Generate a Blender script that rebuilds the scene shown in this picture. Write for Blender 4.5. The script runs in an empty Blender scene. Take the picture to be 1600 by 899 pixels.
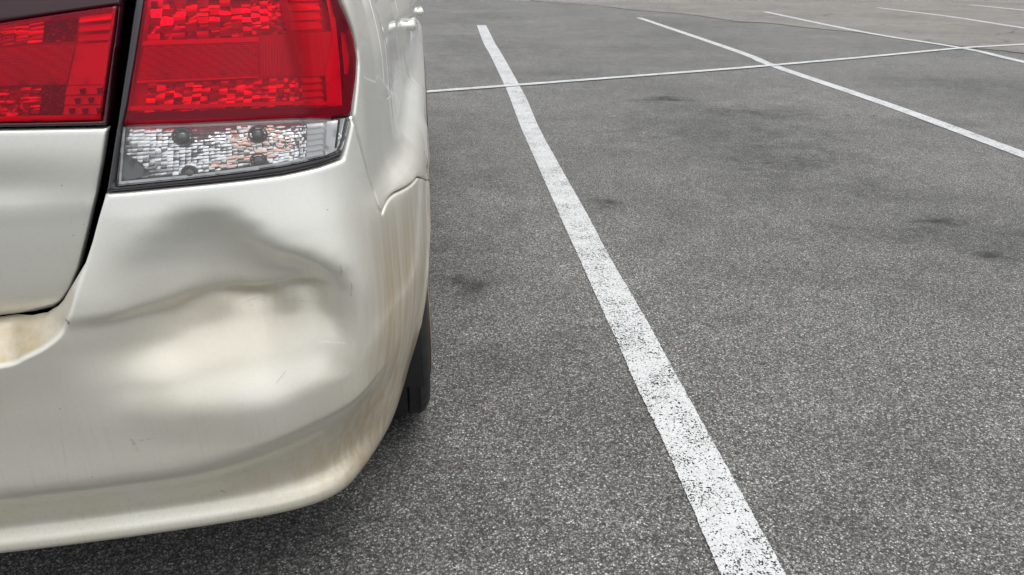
import bpy, bmesh, math, random
import numpy as np
from mathutils import Vector, Matrix
from mathutils.geometry import delaunay_2d_cdt

random.seed(7)
RNG = np.random.default_rng(11)
R = math.radians
scene = bpy.context.scene
COL = scene.collection

# ------------------------------------------------------------------ camera, sky, sun, exposure
H, F, PITCH = 1.10, 1156.0, R(24.2)          # eye height, focal length in photo pixels, downward tilt
cam_data = bpy.data.cameras.new("camera")
cam_data.sensor_fit = 'HORIZONTAL'
cam_data.sensor_width = 36.0
cam_data.lens = 36.0 * F / 1600.0
cam_data.clip_start = 0.02
cam_data.clip_end = 3000.0
cam = bpy.data.objects.new("camera", cam_data)
COL.objects.link(cam)
cam.location = (0, 0, H)
cam.rotation_euler = (R(90) - PITCH, 0, 0)
scene.camera = cam

SUN_EL, SUN_AZ = R(74), R(120)                # overcast: a broad soft glow, high behind the right shoulder
world = bpy.data.worlds.new("World")
scene.world = world
world.use_nodes = True
wt = world.node_tree
wt.nodes.clear()
w_out = wt.nodes.new("ShaderNodeOutputWorld")
w_bg = wt.nodes.new("ShaderNodeBackground")
sky = wt.nodes.new("ShaderNodeTexSky")
sky.sky_type = 'NISHITA'
sky.sun_disc = False
sky.sun_elevation = SUN_EL
sky.sun_rotation = SUN_AZ
sky.air_density = 1.0
sky.dust_density = 2.0
hsv = wt.nodes.new("ShaderNodeHueSaturation")
hsv.inputs['Saturation'].default_value = 0.16
wtc = wt.nodes.new("ShaderNodeTexCoord")
wn = wt.nodes.new("ShaderNodeTexNoise")
wn.inputs['Scale'].default_value = 2.2
wn.inputs['Detail'].default_value = 5
wt.links.new(wtc.outputs['Generated'], wn.inputs['Vector'])
wr = wt.nodes.new("ShaderNodeMapRange")
wr.inputs['From Min'].default_value = 0.3
wr.inputs['From Max'].default_value = 0.7
wr.inputs['To Min'].default_value = 0.72
wr.inputs['To Max'].default_value = 1.3
wt.links.new(wn.outputs['Fac'], wr.inputs['Value'])
wm = wt.nodes.new("ShaderNodeVectorMath")
wm.operation = 'SCALE'
wt.links.new(sky.outputs[0], hsv.inputs['Color'])
wt.links.new(hsv.outputs[0], wm.inputs[0])
wz = wt.nodes.new("ShaderNodeSeparateXYZ")            # an overcast sky is brightest overhead
wt.links.new(wtc.outputs['Generated'], wz.inputs[0])
wg = wt.nodes.new("ShaderNodeMapRange")
wg.inputs['From Min'].default_value = 0.0
wg.inputs['From Max'].default_value = 1.0
wg.inputs['To Min'].default_value = 0.72
wg.inputs['To Max'].default_value = 1.45
wt.links.new(wz.outputs['Z'], wg.inputs['Value'])
wx = wt.nodes.new("ShaderNodeMath")
wx.operation = 'MULTIPLY'
wt.links.new(wg.outputs[0], wx.inputs[0])
wt.links.new(wr.outputs[0], wx.inputs[1])
wt.links.new(wx.outputs[0], wm.inputs['Scale'])
wt.links.new(wm.outputs[0], w_bg.inputs['Color'])
w_bg.inputs['Strength'].default_value = 0.15
wt.links.new(w_bg.outputs[0], w_out.inputs['Surface'])

sun_data = bpy.data.lights.new("sun", 'SUN')
sun_data.energy = 1.2
sun_data.angle = R(50)
sun_data.color = (1.0, 0.975, 0.94)
sun = bpy.data.objects.new("sun", sun_data)
COL.objects.link(sun)
# vector towards the sun
sv = Vector((math.sin(SUN_AZ) * math.cos(SUN_EL), math.cos(SUN_AZ) * math.cos(SUN_EL), math.sin(SUN_EL)))
sun.rotation_euler = sv.to_track_quat('Z', 'Y').to_euler()

vs = scene.view_settings
vs.view_transform = 'Standard'
vs.look = 'None'
vs.gamma = 1.0
vs.use_curve_mapping = False
vs.exposure = 0.56
scene.cycles.max_bounces = 8
scene.cycles.transparent_max_bounces = 12
scene.cycles.use_denoising = True
scene.cycles.denoiser = 'OPENIMAGEDENOISE'
scene.cycles.denoising_input_passes = 'RGB_ALBEDO_NORMAL'
scene.cycles.denoising_prefilter = 'ACCURATE'

# ------------------------------------------------------------------ small helpers
SP, CP = math.sin(PITCH), math.cos(PITCH)

def ray(px, py):
    x = (px - 800.0) / F
    t = (py - 449.5) / F
    return np.array([x, CP - t * SP, -(SP + t * CP)])

def ground(px, py):
    d = ray(px, py)
    k = H / -d[2]
    return (d[0] * k, d[1] * k)

def smooth(a, b, x):
    t = np.clip((np.asarray(x, float) - a) / (b - a), 0, 1)
    return t * t * (3 - 2 * t)

def pchip(xs, ys, x):
    """monotone cubic interpolation"""
    xs = np.asarray(xs, float); ys = np.asarray(ys, float); x = np.asarray(x, float)
    h = np.diff(xs); d = np.diff(ys) / h
    m = np.zeros_like(ys)
    for i in range(1, len(xs) - 1):
        if d[i - 1] * d[i] > 0:
            w1 = 2 * h[i] + h[i - 1]; w2 = h[i] + 2 * h[i - 1]
            m[i] = (w1 + w2) / (w1 / d[i - 1] + w2 / d[i])
    m[0], m[-1] = d[0], d[-1]
    xc = np.clip(x, xs[0], xs[-1])
    i = np.clip(np.searchsorted(xs, xc) - 1, 0, len(xs) - 2)
    t = (xc - xs[i]) / h[i]
    h00 = (1 + 2 * t) * (1 - t) ** 2; h10 = t * (1 - t) ** 2
    h01 = t * t * (3 - 2 * t); h11 = t * t * (t - 1)
    return h00 * ys[i] + h10 * h[i] * m[i] + h01 * ys[i + 1] + h11 * h[i] * m[i + 1]

def catmull(pts, n=10, closed=False):
    pts = [np.array(p, float) for p in pts]
    out = []
    N = len(pts)
    segs = N if closed else N - 1
    for i in range(segs):
        if closed:
            p0, p1, p2, p3 = pts[(i - 1) % N], pts[i], pts[(i + 1) % N], pts[(i + 2) % N]
        else:
            p1, p2 = pts[i], pts[i + 1]
            p0 = pts[i - 1] if i else 2 * p1 - p2
            p3 = pts[i + 2] if i + 2 < N else 2 * p2 - p1
        for k in range(n):
            t = k / n
            out.append(.5 * ((2 * p1) + (p2 - p0) * t + (2 * p0 - 5 * p1 + 4 * p2 - p3) * t * t + (3 * p1 - p0 - 3 * p2 + p3) * t ** 3))
    if not closed:
        out.append(pts[-1])
    return np.array(out)

def make_obj(name, verts, faces, mat, parent=None, shade=True):
    me = bpy.data.meshes.new(name)
    me.from_pydata([tuple(map(float, v)) for v in verts], [], [tuple(int(i) for i in f) for f in faces])
    me.update()
    if shade:
        me.polygons.foreach_set('use_smooth', [True] * len(me.polygons))
    if mat is not None:
        for m in (mat if isinstance(mat, (list, tuple)) else [mat]):
            me.materials.append(m)
    o = bpy.data.objects.new(name, me)
    COL.objects.link(o)
    if parent is not None:
        o.parent = parent
    return o

def tag(o, label=None, cat=None, group=None, kind=None):
    if label: o['label'] = label
    if cat: o['category'] = cat
    if group: o['group'] = group
    if kind: o['kind'] = kind

def sharp_by_angle(o, deg=35):
    me = o.data
    bm = bmesh.new(); bm.from_mesh(me)
    for e in bm.edges:
        if len(e.link_faces) == 2 and e.calc_face_angle(0) > R(deg):
            e.smooth = False
    bm.to_mesh(me); bm.free()

# ------------------------------------------------------------------ node material helpers
class NT:
    def __init__(self, name):
        self.mat = bpy.data.materials.new(name)
        self.mat.use_nodes = True
        self.t = self.mat.node_tree
        self.t.nodes.clear()
        self.out = self.n("ShaderNodeOutputMaterial")
    def n(self, ty, **kw):
        nd = self.t.nodes.new(ty)
        for k, v in kw.items():
            setattr(nd, k, v)
        return nd
    def set(self, sock, v):
        if isinstance(v, bpy.types.NodeSocket):
            self.t.links.new(v, sock)
        elif isinstance(v, (tuple, list)) and len(v) == 3 and sock.type == 'RGBA':
            sock.default_value = (*v, 1)
        else:
            sock.default_value = v
    def coord(self, kind='Object'):
        return self.n("ShaderNodeTexCoord").outputs[kind]
    def math(self, op, a, b=0.0, c=None, clamp=False):
        nd = self.n("ShaderNodeMath", operation=op, use_clamp=clamp)
        self.set(nd.inputs[0], a); self.set(nd.inputs[1], b)
        if c is not None: self.set(nd.inputs[2], c)
        return nd.outputs[0]
    def mapping(self, v, scale=(1, 1, 1), loc=(0, 0, 0), rot=(0, 0, 0)):
        nd = self.n("ShaderNodeMapping")
        self.set(nd.inputs['Vector'], v)
        nd.inputs['Scale'].default_value = scale
        nd.inputs['Location'].default_value = loc
        nd.inputs['Rotation'].default_value = rot
        return nd.outputs[0]
    def noise(self, v, scale, detail=3, rough=0.55, dist=0.0):
        nd = self.n("ShaderNodeTexNoise")
        self.set(nd.inputs['Vector'], v)
        nd.inputs['Scale'].default_value = scale
        nd.inputs['Detail'].default_value = detail
        nd.inputs['Roughness'].default_value = rough
        nd.inputs['Distortion'].default_value = dist
        return nd.outputs['Fac']
    def voronoi(self, v, scale, feature='F1', rand=1.0):
        nd = self.n("ShaderNodeTexVoronoi", feature=feature)
        self.set(nd.inputs['Vector'], v)
        nd.inputs['Scale'].default_value = scale
        nd.inputs['Randomness'].default_value = rand
        return nd
    def rng(self, v, a, b, c=0.0, d=1.0, smoothed=False):
        nd = self.n("ShaderNodeMapRange")
        if smoothed: nd.interpolation_type = 'SMOOTHSTEP'
        self.set(nd.inputs['Value'], v)
        nd.inputs['From Min'].default_value = a; nd.inputs['From Max'].default_value = b
        nd.inputs['To Min'].default_value = c; nd.inputs['To Max'].default_value = d
        return nd.outputs[0]
    def mix(self, f, a, b, blend='MIX'):
        nd = self.n("ShaderNodeMix", data_type='RGBA', blend_type=blend)
        self.set(nd.inputs[0], f)
        self.set(nd.inputs[6], a); self.set(nd.inputs[7], b)
        return nd.outputs[2]
    def sep(self, v):
        nd = self.n("ShaderNodeSeparateXYZ"); self.set(nd.inputs[0], v); return nd.outputs
    def bump(self, h, dist, strength=1.0, normal=None):
        nd = self.n("ShaderNodeBump")
        self.set(nd.inputs['Height'], h)
        nd.inputs['Distance'].default_value = dist
        nd.inputs['Strength'].default_value = strength
        if normal is not None: self.set(nd.inputs['Normal'], normal)
        return nd.outputs[0]
    def principled(self, **kw):
        nd = self.n("ShaderNodeBsdfPrincipled")
        for k, v in kw.items():
            self.set(nd.inputs[k.replace('_', ' ')], v)
        self.t.links.new(nd.outputs[0], self.out.inputs['Surface'])
        return nd

def simple(name, col, rough=0.5, metal=0.0, coat=0.0, spec=0.5, bump=None):
    m = NT(name)
    kw = dict(Base_Color=col, Roughness=rough, Metallic=metal, Coat_Weight=coat, Coat_Roughness=0.05, Specular_IOR_Level=spec)
    if bump:
        kw['Normal'] = m.bump(m.noise(m.coord(), bump[0], 3), bump[1])
    m.principled(**kw)
    return m.mat

# ------------------------------------------------------------------ asphalt and paint materials
def stain_mask(m, P, spots, warp=0.36, freq=3.0, soft=0.15):
    """irregular dark blotches: (x, y, rx, ry, rot, strength)"""
    wob = m.n("ShaderNodeTexNoise"); m.set(wob.inputs['Vector'], P)
    wob.inputs['Scale'].default_value = freq; wob.inputs['Detail'].default_value = 6
    off = m.n("ShaderNodeVectorMath", operation='MULTIPLY_ADD')
    m.set(off.inputs[0], wob.outputs['Color']); off.inputs[1].default_value = (warp, warp, 0); off.inputs[2].default_value = (-warp / 2, -warp / 2, 0)
    add = m.n("ShaderNodeVectorMath", operation='ADD'); m.set(add.inputs[0], P); m.set(add.inputs[1], off.outputs[0])
    tot = None
    for (x, y, rx, ry, rot, st) in spots:
        c, s = math.cos(rot), math.sin(rot)
        sub = m.n("ShaderNodeVectorMath", operation='SUBTRACT'); m.set(sub.inputs[0], add.outputs[0]); sub.inputs[1].default_value = (x, y, 0)
        X, Y, _ = m.sep(sub.outputs[0])
        a = m.math('ADD', m.math('MULTIPLY', X, c / rx), m.math('MULTIPLY', Y, s / rx))
        b = m.math('ADD', m.math('MULTIPLY', X, -s / ry), m.math('MULTIPLY', Y, c / ry))
        d = m.math('SQRT', m.math('ADD', m.math('MULTIPLY', a, a), m.math('MULTIPLY', b, b)))
        f = m.rng(d, 1.0, soft, 0.0, st, True)
        tot = f if tot is None else m.math('MAXIMUM', tot, f)
    return tot

def asphalt(name, dark, light, tint, spots=(), crack=False):
    m = NT(name)
    P = m.coord('Object')
    jit = m.n("ShaderNodeTexNoise"); m.set(jit.inputs['Vector'], P); jit.inputs['Scale'].default_value = 140
    jo = m.n("ShaderNodeVectorMath", operation='MULTIPLY_ADD'); m.set(jo.inputs[0], jit.outputs['Color'])
    jo.inputs[1].default_value = (0.006, 0.006, 0.0); m.set(jo.inputs[2], P)
    Q = jo.outputs[0]
    v1 = m.voronoi(Q, 225); v2 = m.voronoi(Q, 480); v3 = m.voronoi(Q, 60)
    c1 = m.sep(v1.outputs['Color'])[0]; c2 = m.sep(v2.outputs['Color'])[1]; c3 = m.sep(v3.outputs['Color'])[0]
    # stone brightness: most cells mid grey, a few pale chips, some bitumen pits
    b = m.math('ADD', m.math('MULTIPLY', c1, 0.55), m.math('MULTIPLY', c2, 0.45))
    fine = m.noise(P, 520, 3, 0.7)
    b = m.math('MULTIPLY_ADD', m.math('SUBTRACT', fine, 0.5), 1.0, b)
    b = m.math('POWER', m.math('MAXIMUM', b, 0.0), 1.9, clamp=True)
    pit = m.rng(v1.outputs['Distance'], 0.25, 0.75, 1.0, 0.35, True)
    pitn = m.rng(m.noise(P, 115, 5, 0.75), 0.40, 0.50, 0.22, 1.0, True)
    b = m.math('MULTIPLY', m.math('MULTIPLY', b, pit), pitn)
    col = m.mix(b, dark, light)
    chip = m.math('MULTIPLY', m.rng(c1, 0.93, 0.97), m.rng(v1.outputs['Distance'], 0.42, 0.30))
    col = m.mix(m.math('MULTIPLY', chip, 0.8), col, (0.62, 0.61, 0.58))
    red = m.math('MULTIPLY', m.rng(c3, 0.994, 0.998), m.rng(v3.outputs['Distance'], 0.30, 0.22))
    col = m.mix(m.math('MULTIPLY', red, 0.6), col, (0.40, 0.22, 0.16))
    # broad mottling
    big = m.noise(P, 0.55, 6, 0.62)
    mid = m.noise(P, 4.5, 5, 0.6)
    streak = m.noise(m.mapping(P, (0.35, 2.2, 1)), 1.6, 5, 0.6)
    k = m.math('MULTIPLY', m.rng(big, 0.3, 0.7, 0.74, 1.20), m.rng(mid, 0.3, 0.7, 0.84, 1.13))
    k = m.math('MULTIPLY', k, m.rng(streak, 0.3, 0.7, 0.93, 1.06))
    k = m.math('MULTIPLY', k, m.rng(m.noise(P, 19, 4, 0.65), 0.3, 0.7, 0.86, 1.12))
    if spots:
        s = m.math('MULTIPLY', stain_mask(m, P, spots, warp=0.55, freq=2.6, soft=0.10), m.rng(m.noise(P, 5.5, 6, 0.7), 0.36, 0.60, 0.25, 1.25))
        brk = m.rng(m.noise(P, 22, 4, 0.65), 0.35, 0.65, 0.55, 1.0)
        k = m.math('MULTIPLY', k, m.math('SUBTRACT', 1.0, m.math('MULTIPLY', s, brk)))
        s2 = stain_mask(m, P, CORES, warp=0.10, freq=9.0, soft=0.6)
        k = m.math('MULTIPLY', k, m.math('SUBTRACT', 1.0, s2))
    if crack:
        W = m.n("ShaderNodeTexNoise"); m.set(W.inputs['Vector'], P); W.inputs['Scale'].default_value = 1.3; W.inputs['Detail'].default_value = 5
        wo = m.n("ShaderNodeVectorMath", operation='MULTIPLY_ADD'); m.set(wo.inputs[0], W.outputs['Color']); wo.inputs[1].default_value = (0.9, 0.9, 0); m.set(wo.inputs[2], P)
        vc = m.voronoi(wo.outputs[0], 0.30, 'DISTANCE_TO_EDGE')
        ck = m.rng(vc.outputs['Distance'], 0.0, 0.010, 0.72, 0.0)
        ck = m.math('MULTIPLY', ck, m.rng(m.noise(P, 0.8, 3), 0.45, 0.6))
        k = m.math('MULTIPLY', k, m.math('SUBTRACT', 1.0, ck))
    cb = m.n("ShaderNodeCombineXYZ")
    for i in range(3): m.set(cb.inputs[i], m.math('MULTIPLY', k, tint[i]))
    col = m.mix(1.0, col, cb.outputs[0], 'MULTIPLY')
    h = m.math('MULTIPLY_ADD', v1.outputs['Distance'], -0.6, m.math('MULTIPLY', v2.outputs['Distance'], -0.35))
    h = m.math('ADD', h, m.math('MULTIPLY', m.noise(P, 95, 4, 0.7), 1.4))
    nrm = m.bump(h, 0.0030, 0.8)
    m.principled(Base_Color=col, Roughness=0.75, Specular_IOR_Level=0.4, Normal=nrm)
    return m.mat

SPOTS = []
for (px, py, rx, ry, rot, st) in [
        (1040, 156, 0.34, 0.20, 0.1, 0.42), (1180, 176, 0.80, 0.36, -0.3, 0.30), (1240, 255, 0.62, 0.42, 0.2, 0.27),
        (962, 322, 0.12, 0.11, 0, 0.34), (1335, 352, 0.10, 0.07, 0, 0.34), (1465, 350, 0.16, 0.08, -0.2, 0.40),
        (1545, 402, 0.13, 0.09, -0.2, 0.42), (748, 440, 0.16, 0.11, 0, 0.30), (1360, 290, 0.24, 0.16, 0, 0.20),
        (1010, 75, 0.95, 0.55, 0.1, 0.20), (880, 115, 0.5, 0.22, 0, 0.14), (1184, 567, 0.016, 0.012, 0, 0.8),
        (930, 240, 0.34, 0.20, 0, 0.16), (1430, 190, 0.6, 0.3, 0, 0.16), (1100, 240, 0.3, 0.2, 0, 0.18),
        (1165, 35, 0.35, 0.14, 0, 0.7), (1470, 130, 1.1, 0.5, -.2, 0.16), (1120, 205, 1.3, 0.60, -.2, .20), (1210, 235, .8, .5, -.3, .20), (1330, 300, .9, .36, -.3, .17), (1500, 370, .6, .3, -.2, .16), (720, 380, .35, .45, 0, .12), (870, 620, .3, .5, 0, .09), (740, 60, .8, .5, 0, .1)]:
    x, y = ground(px, py)
    SPOTS.append((x, y, rx * 1.25, ry * 1.25, rot, min(.85, st * 2.1)))

CORES = []
for (px, py, rx, ry, st) in [(1036, 152, .10, .04, .55), (1056, 157, .09, .035, .6), (1022, 156, .06, .03, .5), (1044, 147, .05, .02, .4), (960, 160, .05, .03, .35), (1125, 34, .16, .07, .6), (1153, 34.5, .12, .06, .6),
        (940, 57, .09, .05, .4), (1325, 180, .018, .02, .8), (1368, 181, .016, .016, .7), (1184, 567, .014, .010, .75), (1462, 346, .05, .02, .4), (1552, 398, .07, .03, .4),
        (1188, 228, .10, .03, .25), (1350, 75, .25, .05, .3), (884, 133, .18, .03, .3), (760, 425, .03, .02, .3)]:
    CORES.append((*ground(px, py), rx, ry, 0.1, st))
M_ASPHALT = asphalt("dark_asphalt", (0.022, 0.0218, 0.021), (0.57, 0.562, 0.54), (1, 0.995, 0.97), SPOTS)
M_OLD = asphalt("weathered_asphalt", (0.085, 0.081, 0.074), (0.52, 0.50, 0.46), (1, 0.985, 0.95), (), True)

def line_paint(wear=0.5):
    m = NT("white_line_paint")
    P = m.coord('Object')
    jit = m.n("ShaderNodeTexNoise"); m.set(jit.inputs['Vector'], P); jit.inputs['Scale'].default_value = 140
    jo = m.n("ShaderNodeVectorMath", operation='MULTIPLY_ADD'); m.set(jo.inputs[0], jit.outputs['Color'])
    jo.inputs[1].default_value = (0.008, 0.008, 0.0); m.set(jo.inputs[2], P)
    Q = jo.outputs[0]
    v1 = m.voronoi(Q, 175)
    area = m.rng(m.noise(P, 7, 4, 0.6), 0.36, 0.66, -0.032, 0.038)
    n1 = m.noise(P, 200, 2, 0.6)
    n2 = m.noise(P, 125, 3, 0.7)
    pits = m.math('LESS_THAN', m.math('ADD', m.math('MULTIPLY', n1, 0.5), m.math('MULTIPLY', n2, 0.5)), m.math('ADD', 0.446 + 0.06 * (wear - .5), area))
    scuff = m.noise(P, 24, 5, 0.7)
    grime = m.math('MULTIPLY', m.rng(scuff, 0.42, 0.75), 0.30)
    col = m.mix(grime, (0.53, 0.54, 0.538), (0.32, 0.32, 0.315))
    edge_dark = m.rng(v1.outputs['Distance'], 0.3, 0.8, 1.0, 0.80)
    cb = m.n("ShaderNodeCombineXYZ")
    for i in range(3): m.set(cb.inputs[i], edge_dark)
    col = m.mix(1.0, col, cb.outputs[0], 'MULTIPLY')
    h = m.math('ADD', m.math('MULTIPLY', v1.outputs['Distance'], -0.5), m.noise(P, 95, 4, 0.7))
    bs = m.principled(Base_Color=col, Roughness=0.7, Specular_IOR_Level=0.3, Normal=m.bump(h, 0.0022, 0.7))
    tr = m.n("ShaderNodeBsdfTransparent")
    mx = m.n("ShaderNodeMixShader")
    m.set(mx.inputs[0], pits); m.set(mx.inputs[1], bs.outputs[0]); m.set(mx.inputs[2], tr.outputs[0])
    m.t.links.new(mx.outputs[0], m.out.inputs['Surface'])
    return m.mat
M_LINE = line_paint(0.5)

# ------------------------------------------------------------------ ground
g = make_obj("ground", [(-600, -600, 0), (600, -600, 0), (600, 900, 0), (-600, 900, 0)], [(0, 1, 2, 3)], M_ASPHALT, shade=False)
tag(g, "dark grey coarse asphalt of the parking lot around the white car", "asphalt", kind="structure")

seam = [(560, -32), (700, -14), (780, -5), (840, 2), (930, 9), (1000, 17), (1075, 23), (1150, 33.5), (1206, 37), (1262, 44), (1347, 52), (1403, 60), (1500, 73), (1600, 84), (1800, 108), (2200, 155)]
sp = [ground(*p) for p in seam]
sp = catmull(sp, 14)
for i in range(len(sp)):
    sp[i] += RNG.normal(0, 0.02, 2)
outer = [(600, sp[-1][1] - 60), (600, 900), (-600, 900), (-600, sp[0][1] + 30)]
poly = [(p[0], p[1]) for p in sp] + outer
res = delaunay_2d_cdt([Vector(p) for p in poly], [], [list(range(len(poly)))], 1, 1e-6)
o = make_obj("old_asphalt", [(v.x, v.y, 0.003) for v in res[0]], res[2], M_OLD, shade=False)
tag(o, "paler tan weathered asphalt beyond the seam at the back of the lot", "asphalt", kind="structure")
# tar bead along the seam
tw = []
for i, p in enumerate(sp):
    w = 0.016 + 0.014 * abs(math.sin(i * 0.7) * math.sin(i * .23))
    tw.append((p, w))
vv, ff = [], []
for i, (p, w) in enumerate(tw):
    q = sp[min(i + 1, len(sp) - 1)] - sp[max(i - 1, 0)]
    n = np.array([-q[1], q[0]]) / (np.linalg.norm(q) + 1e-9)
    vv += [(*(p + n * w), 0.0045), (*(p - n * w), 0.0045)]
    if i: ff.append((2 * i - 2, 2 * i - 1, 2 * i + 1, 2 * i))
o = make_obj("pavement_seam", vv, ff, simple("tar", (0.035, 0.034, 0.033), 0.8), shade=False)
tag(o, "thin dark joint where the dark asphalt meets the paler old asphalt", "joint", kind="structure")

def jitter_line(edge, amp, step):
    pts = [edge[0]]
    for a, b in zip(edge[:-1], edge[1:]):
        n = max(1, int(np.linalg.norm(b - a) / step))
        for k in range(1, n + 1): pts.append(a + (b - a) * k / n)
    pts = np.array(pts)
    n = len(pts)
    j = RNG.normal(0, 1, n)
    j2 = np.interp(np.arange(n), np.arange(0, n + 12, 12), RNG.normal(0, 1, len(np.arange(0, n + 12, 12))))
    return pts, j * amp * 0.8 + j2 * amp * 0.3

def ribbon(name, left, right, z, step, amp, label, group="painted parking lines"):
    left = catmull(left, 6); right = catmull(right, 6)
    L, jl = jitter_line(left, amp, step); Rr, jr = jitter_line(right, amp, step)
    n = min(len(L), len(Rr))
    def resample(P, j, n):
        d = np.r_[0, np.cumsum(np.linalg.norm(np.diff(P, axis=0), axis=1))]
        t = np.linspace(0, d[-1], n)
        return np.c_[np.interp(t, d, P[:, 0]), np.interp(t, d, P[:, 1])], np.interp(t, d, j)
    L, jl = resample(L, jl, n); Rr, jr = resample(Rr, jr, n)
    ax = Rr - L; ax /= np.linalg.norm(ax, axis=1)[:, None] + 1e-9
    L = L - ax * jl[:, None]; Rr = Rr + ax * jr[:, None]
    vv, ff = [], []
    for i in range(n):
        vv += [(*L[i], z), (*Rr[i], z)]
        if i: ff.append((2 * i - 2, 2 * i - 1, 2 * i + 1, 2 * i))
    o = make_obj(name, vv, ff, M_LINE, shade=False)
    tag(o, label, "parking line", group, "structure")
    return o

def strip(name, centre, w, z, step, amp, label, **k):
    c = np.array(centre, float)
    d = np.gradient(c, axis=0); d /= np.linalg.norm(d, axis=1)[:, None]
    n = np.c_[-d[:, 1], d[:, 0]]
    return ribbon(name, c + n * w / 2, c - n * w / 2, z, step, amp, label, **k)

LY = [(40, 745, 759.5), (67, 755, 773), (85, 765, 784), (133, 788, 811), (160, 799, 825), (200, 814, 842), (250, 836, 869), (300, 858, 897),
      (350, 880, 925), (400, 903, 951), (450, 925, 980), (500, 948, 1009), (550, 971, 1036), (600, 992, 1063), (700, 1040, 1118),
      (800, 1083, 1173), (899, 1126, 1226)]
Ll = [ground(l, y) for y, l, r in LY]; Lr = [ground(r, y) for y, l, r in LY]
e0 = np.array(Ll[-1]) - np.array(Ll[-2]); e1 = np.array(Lr[-1]) - np.array(Lr[-2])
for k in (3, 7, 12):
    Ll.append(tuple(np.array(Ll[len(LY) - 1]) + e0 * k)); Lr.append(tuple(np.array(Lr[len(LY) - 1]) + e1 * k))
ribbon("parking_line", np.array(Ll), np.array(Lr), 0.004, 0.006, 0.0011, "thick worn white bay line running from the foreground beside the car")
def gl(*p): return [np.array(ground(*q)) for q in p]
def extend(pts, k):
    pts.append(pts[-1] + (pts[-1] - pts[-2]) / np.linalg.norm(pts[-1] - pts[-2]) * k); return pts
B = gl((998, 28), (1150, 80), (1206, 102.5), (1389, 165), (1600, 243)); extend(B, 1.6)
strip("parking_line", B, 0.112, 0.004, 0.012, 0.0015, "second white bay line, crossing the long line right of centre")
C_ = gl((1195, 19), (1347, 50.6), (1501.6, 75.6), (1600, 98)); extend(C_, 3.5)
strip("parking_line", C_, 0.115, 0.0065, 0.02, 0.002, "third white bay line, crossing the long line near the right edge")
D_ = gl((1371, 12.5), (1480, 26), (1600, 44.6)); extend(D_, 4.5)
strip("parking_line", D_, 0.12, 0.0065, 0.03, 0.002, "fourth white bay line, on the pale asphalt at top right")
E_ = gl((1515, 8), (1600, 16.5)); extend(E_, 7)
strip("parking_line", E_, 0.12, 0.0065, 0.03, 0.002, "farthest short white bay line in the top right corner")
cr = gl((640, 146.6), (667, 144.8), (798, 135), (981, 121), (1150, 108), (1347, 90.8), (1501.6, 76.2), (1600, 70.3))
cr[0] = cr[1] + (cr[1] - cr[2]) * 5; extend(cr, 7)
strip("parking_line", cr, 0.10, 0.0095, 0.015, 0.0015, "long thin white line crossing all the bay lines behind the car")
T_ = gl((700, -2.2), (765, -0.6), (829, 1.2)); T_ = [T_[0], T_[1], T_[2]]
strip("parking_line", T_, 0.16, 0.0065, 0.03, 0.002, "sliver of white line cut by the top edge left of centre")

# ------------------------------------------------------------------ the car: coordinates (c forward, s inward from the right flank, z up)
YAW = R(6.4)
car = bpy.data.objects.new("parked_car", None)
COL.objects.link(car)
car.empty_display_size = 0.3
tag(car, "dirty pearl white saloon with a dented rear bumper corner and red tail lamps", "car")
CENTRE = 0.90
# local axes of the empty: x = s direction reversed is kept simple: local (x,y,z) = (-s, c, z)
car.location = (0, 0, 0)
car.rotation_euler = (0, 0, YAW)
def L3(c, s, z):
    """car coordinates to the empty's local space"""
    return np.stack(np.broadcast_arrays(-np.asarray(s, float), np.asarray(c, float), np.asarray(z, float)), -1)
cy, sy = math.cos(YAW), math.sin(YAW)
def to_world(P):
    return np.stack([P[..., 0] * cy - P[..., 1] * sy, P[..., 0] * sy + P[..., 1] * cy, P[..., 2]], -1)
def project(P):
    W = to_world(P); x = W[..., 0]; y = W[..., 1]; z = W[..., 2] - H
    zc = y * CP - z * SP; vc = -z * CP - y * SP
    return np.stack([800 + F * x / zc, 449.5 + F * vc / zc], -1)

PLAN = [(0.905, 0.90), (0.908, 0.75), (0.917, 0.60), (0.931, 0.45), (0.948, 0.31), (0.962, 0.22), (0.976, 0.160), (0.990, 0.130), (1.008, 0.112), (1.040, 0.095),
        (1.12, 0.066), (1.22, 0.036), (1.32, 0.019), (1.45, 0.012), (1.85, 0.010), (2.5, 0.006), (3.2, 0.008), (4.2, 0.018), (4.7, 0.030),
        (5.05, 0.075), (5.30, 0.17), (5.45, 0.32), (5.53, 0.52), (5.57, 0.75), (5.58, 0.90)]
pl = catmull(PLAN, 24)
d = np.r_[0, np.cumsum(np.linalg.norm(np.diff(pl, axis=0), axis=1))]
U_TOT = d[-1]
UG = np.linspace(0, U_TOT, 6001)
pc = np.interp(UG, d, pl[:, 0]); ps = np.interp(UG, d, pl[:, 1])
kern = np.exp(-0.5 * (np.arange(-24, 25) / 8.0) ** 2); kern /= kern.sum()
def sm(a):
    p = np.r_[2 * a[0] - a[24:0:-1], a, 2 * a[-1] - a[-2:-26:-1]]
    return np.convolve(p, kern, 'valid')
pc, ps = sm(pc), sm(ps)
tc, ts = np.gradient(pc), np.gradient(ps)
tl = np.hypot(tc, ts)
nc, ns = sm(ts / tl), sm(-tc / tl)            # outward normal (towards -c at the rear, towards -s on the flank)
nl = np.hypot(nc, ns); nc, ns = nc / nl, ns / nl
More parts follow.
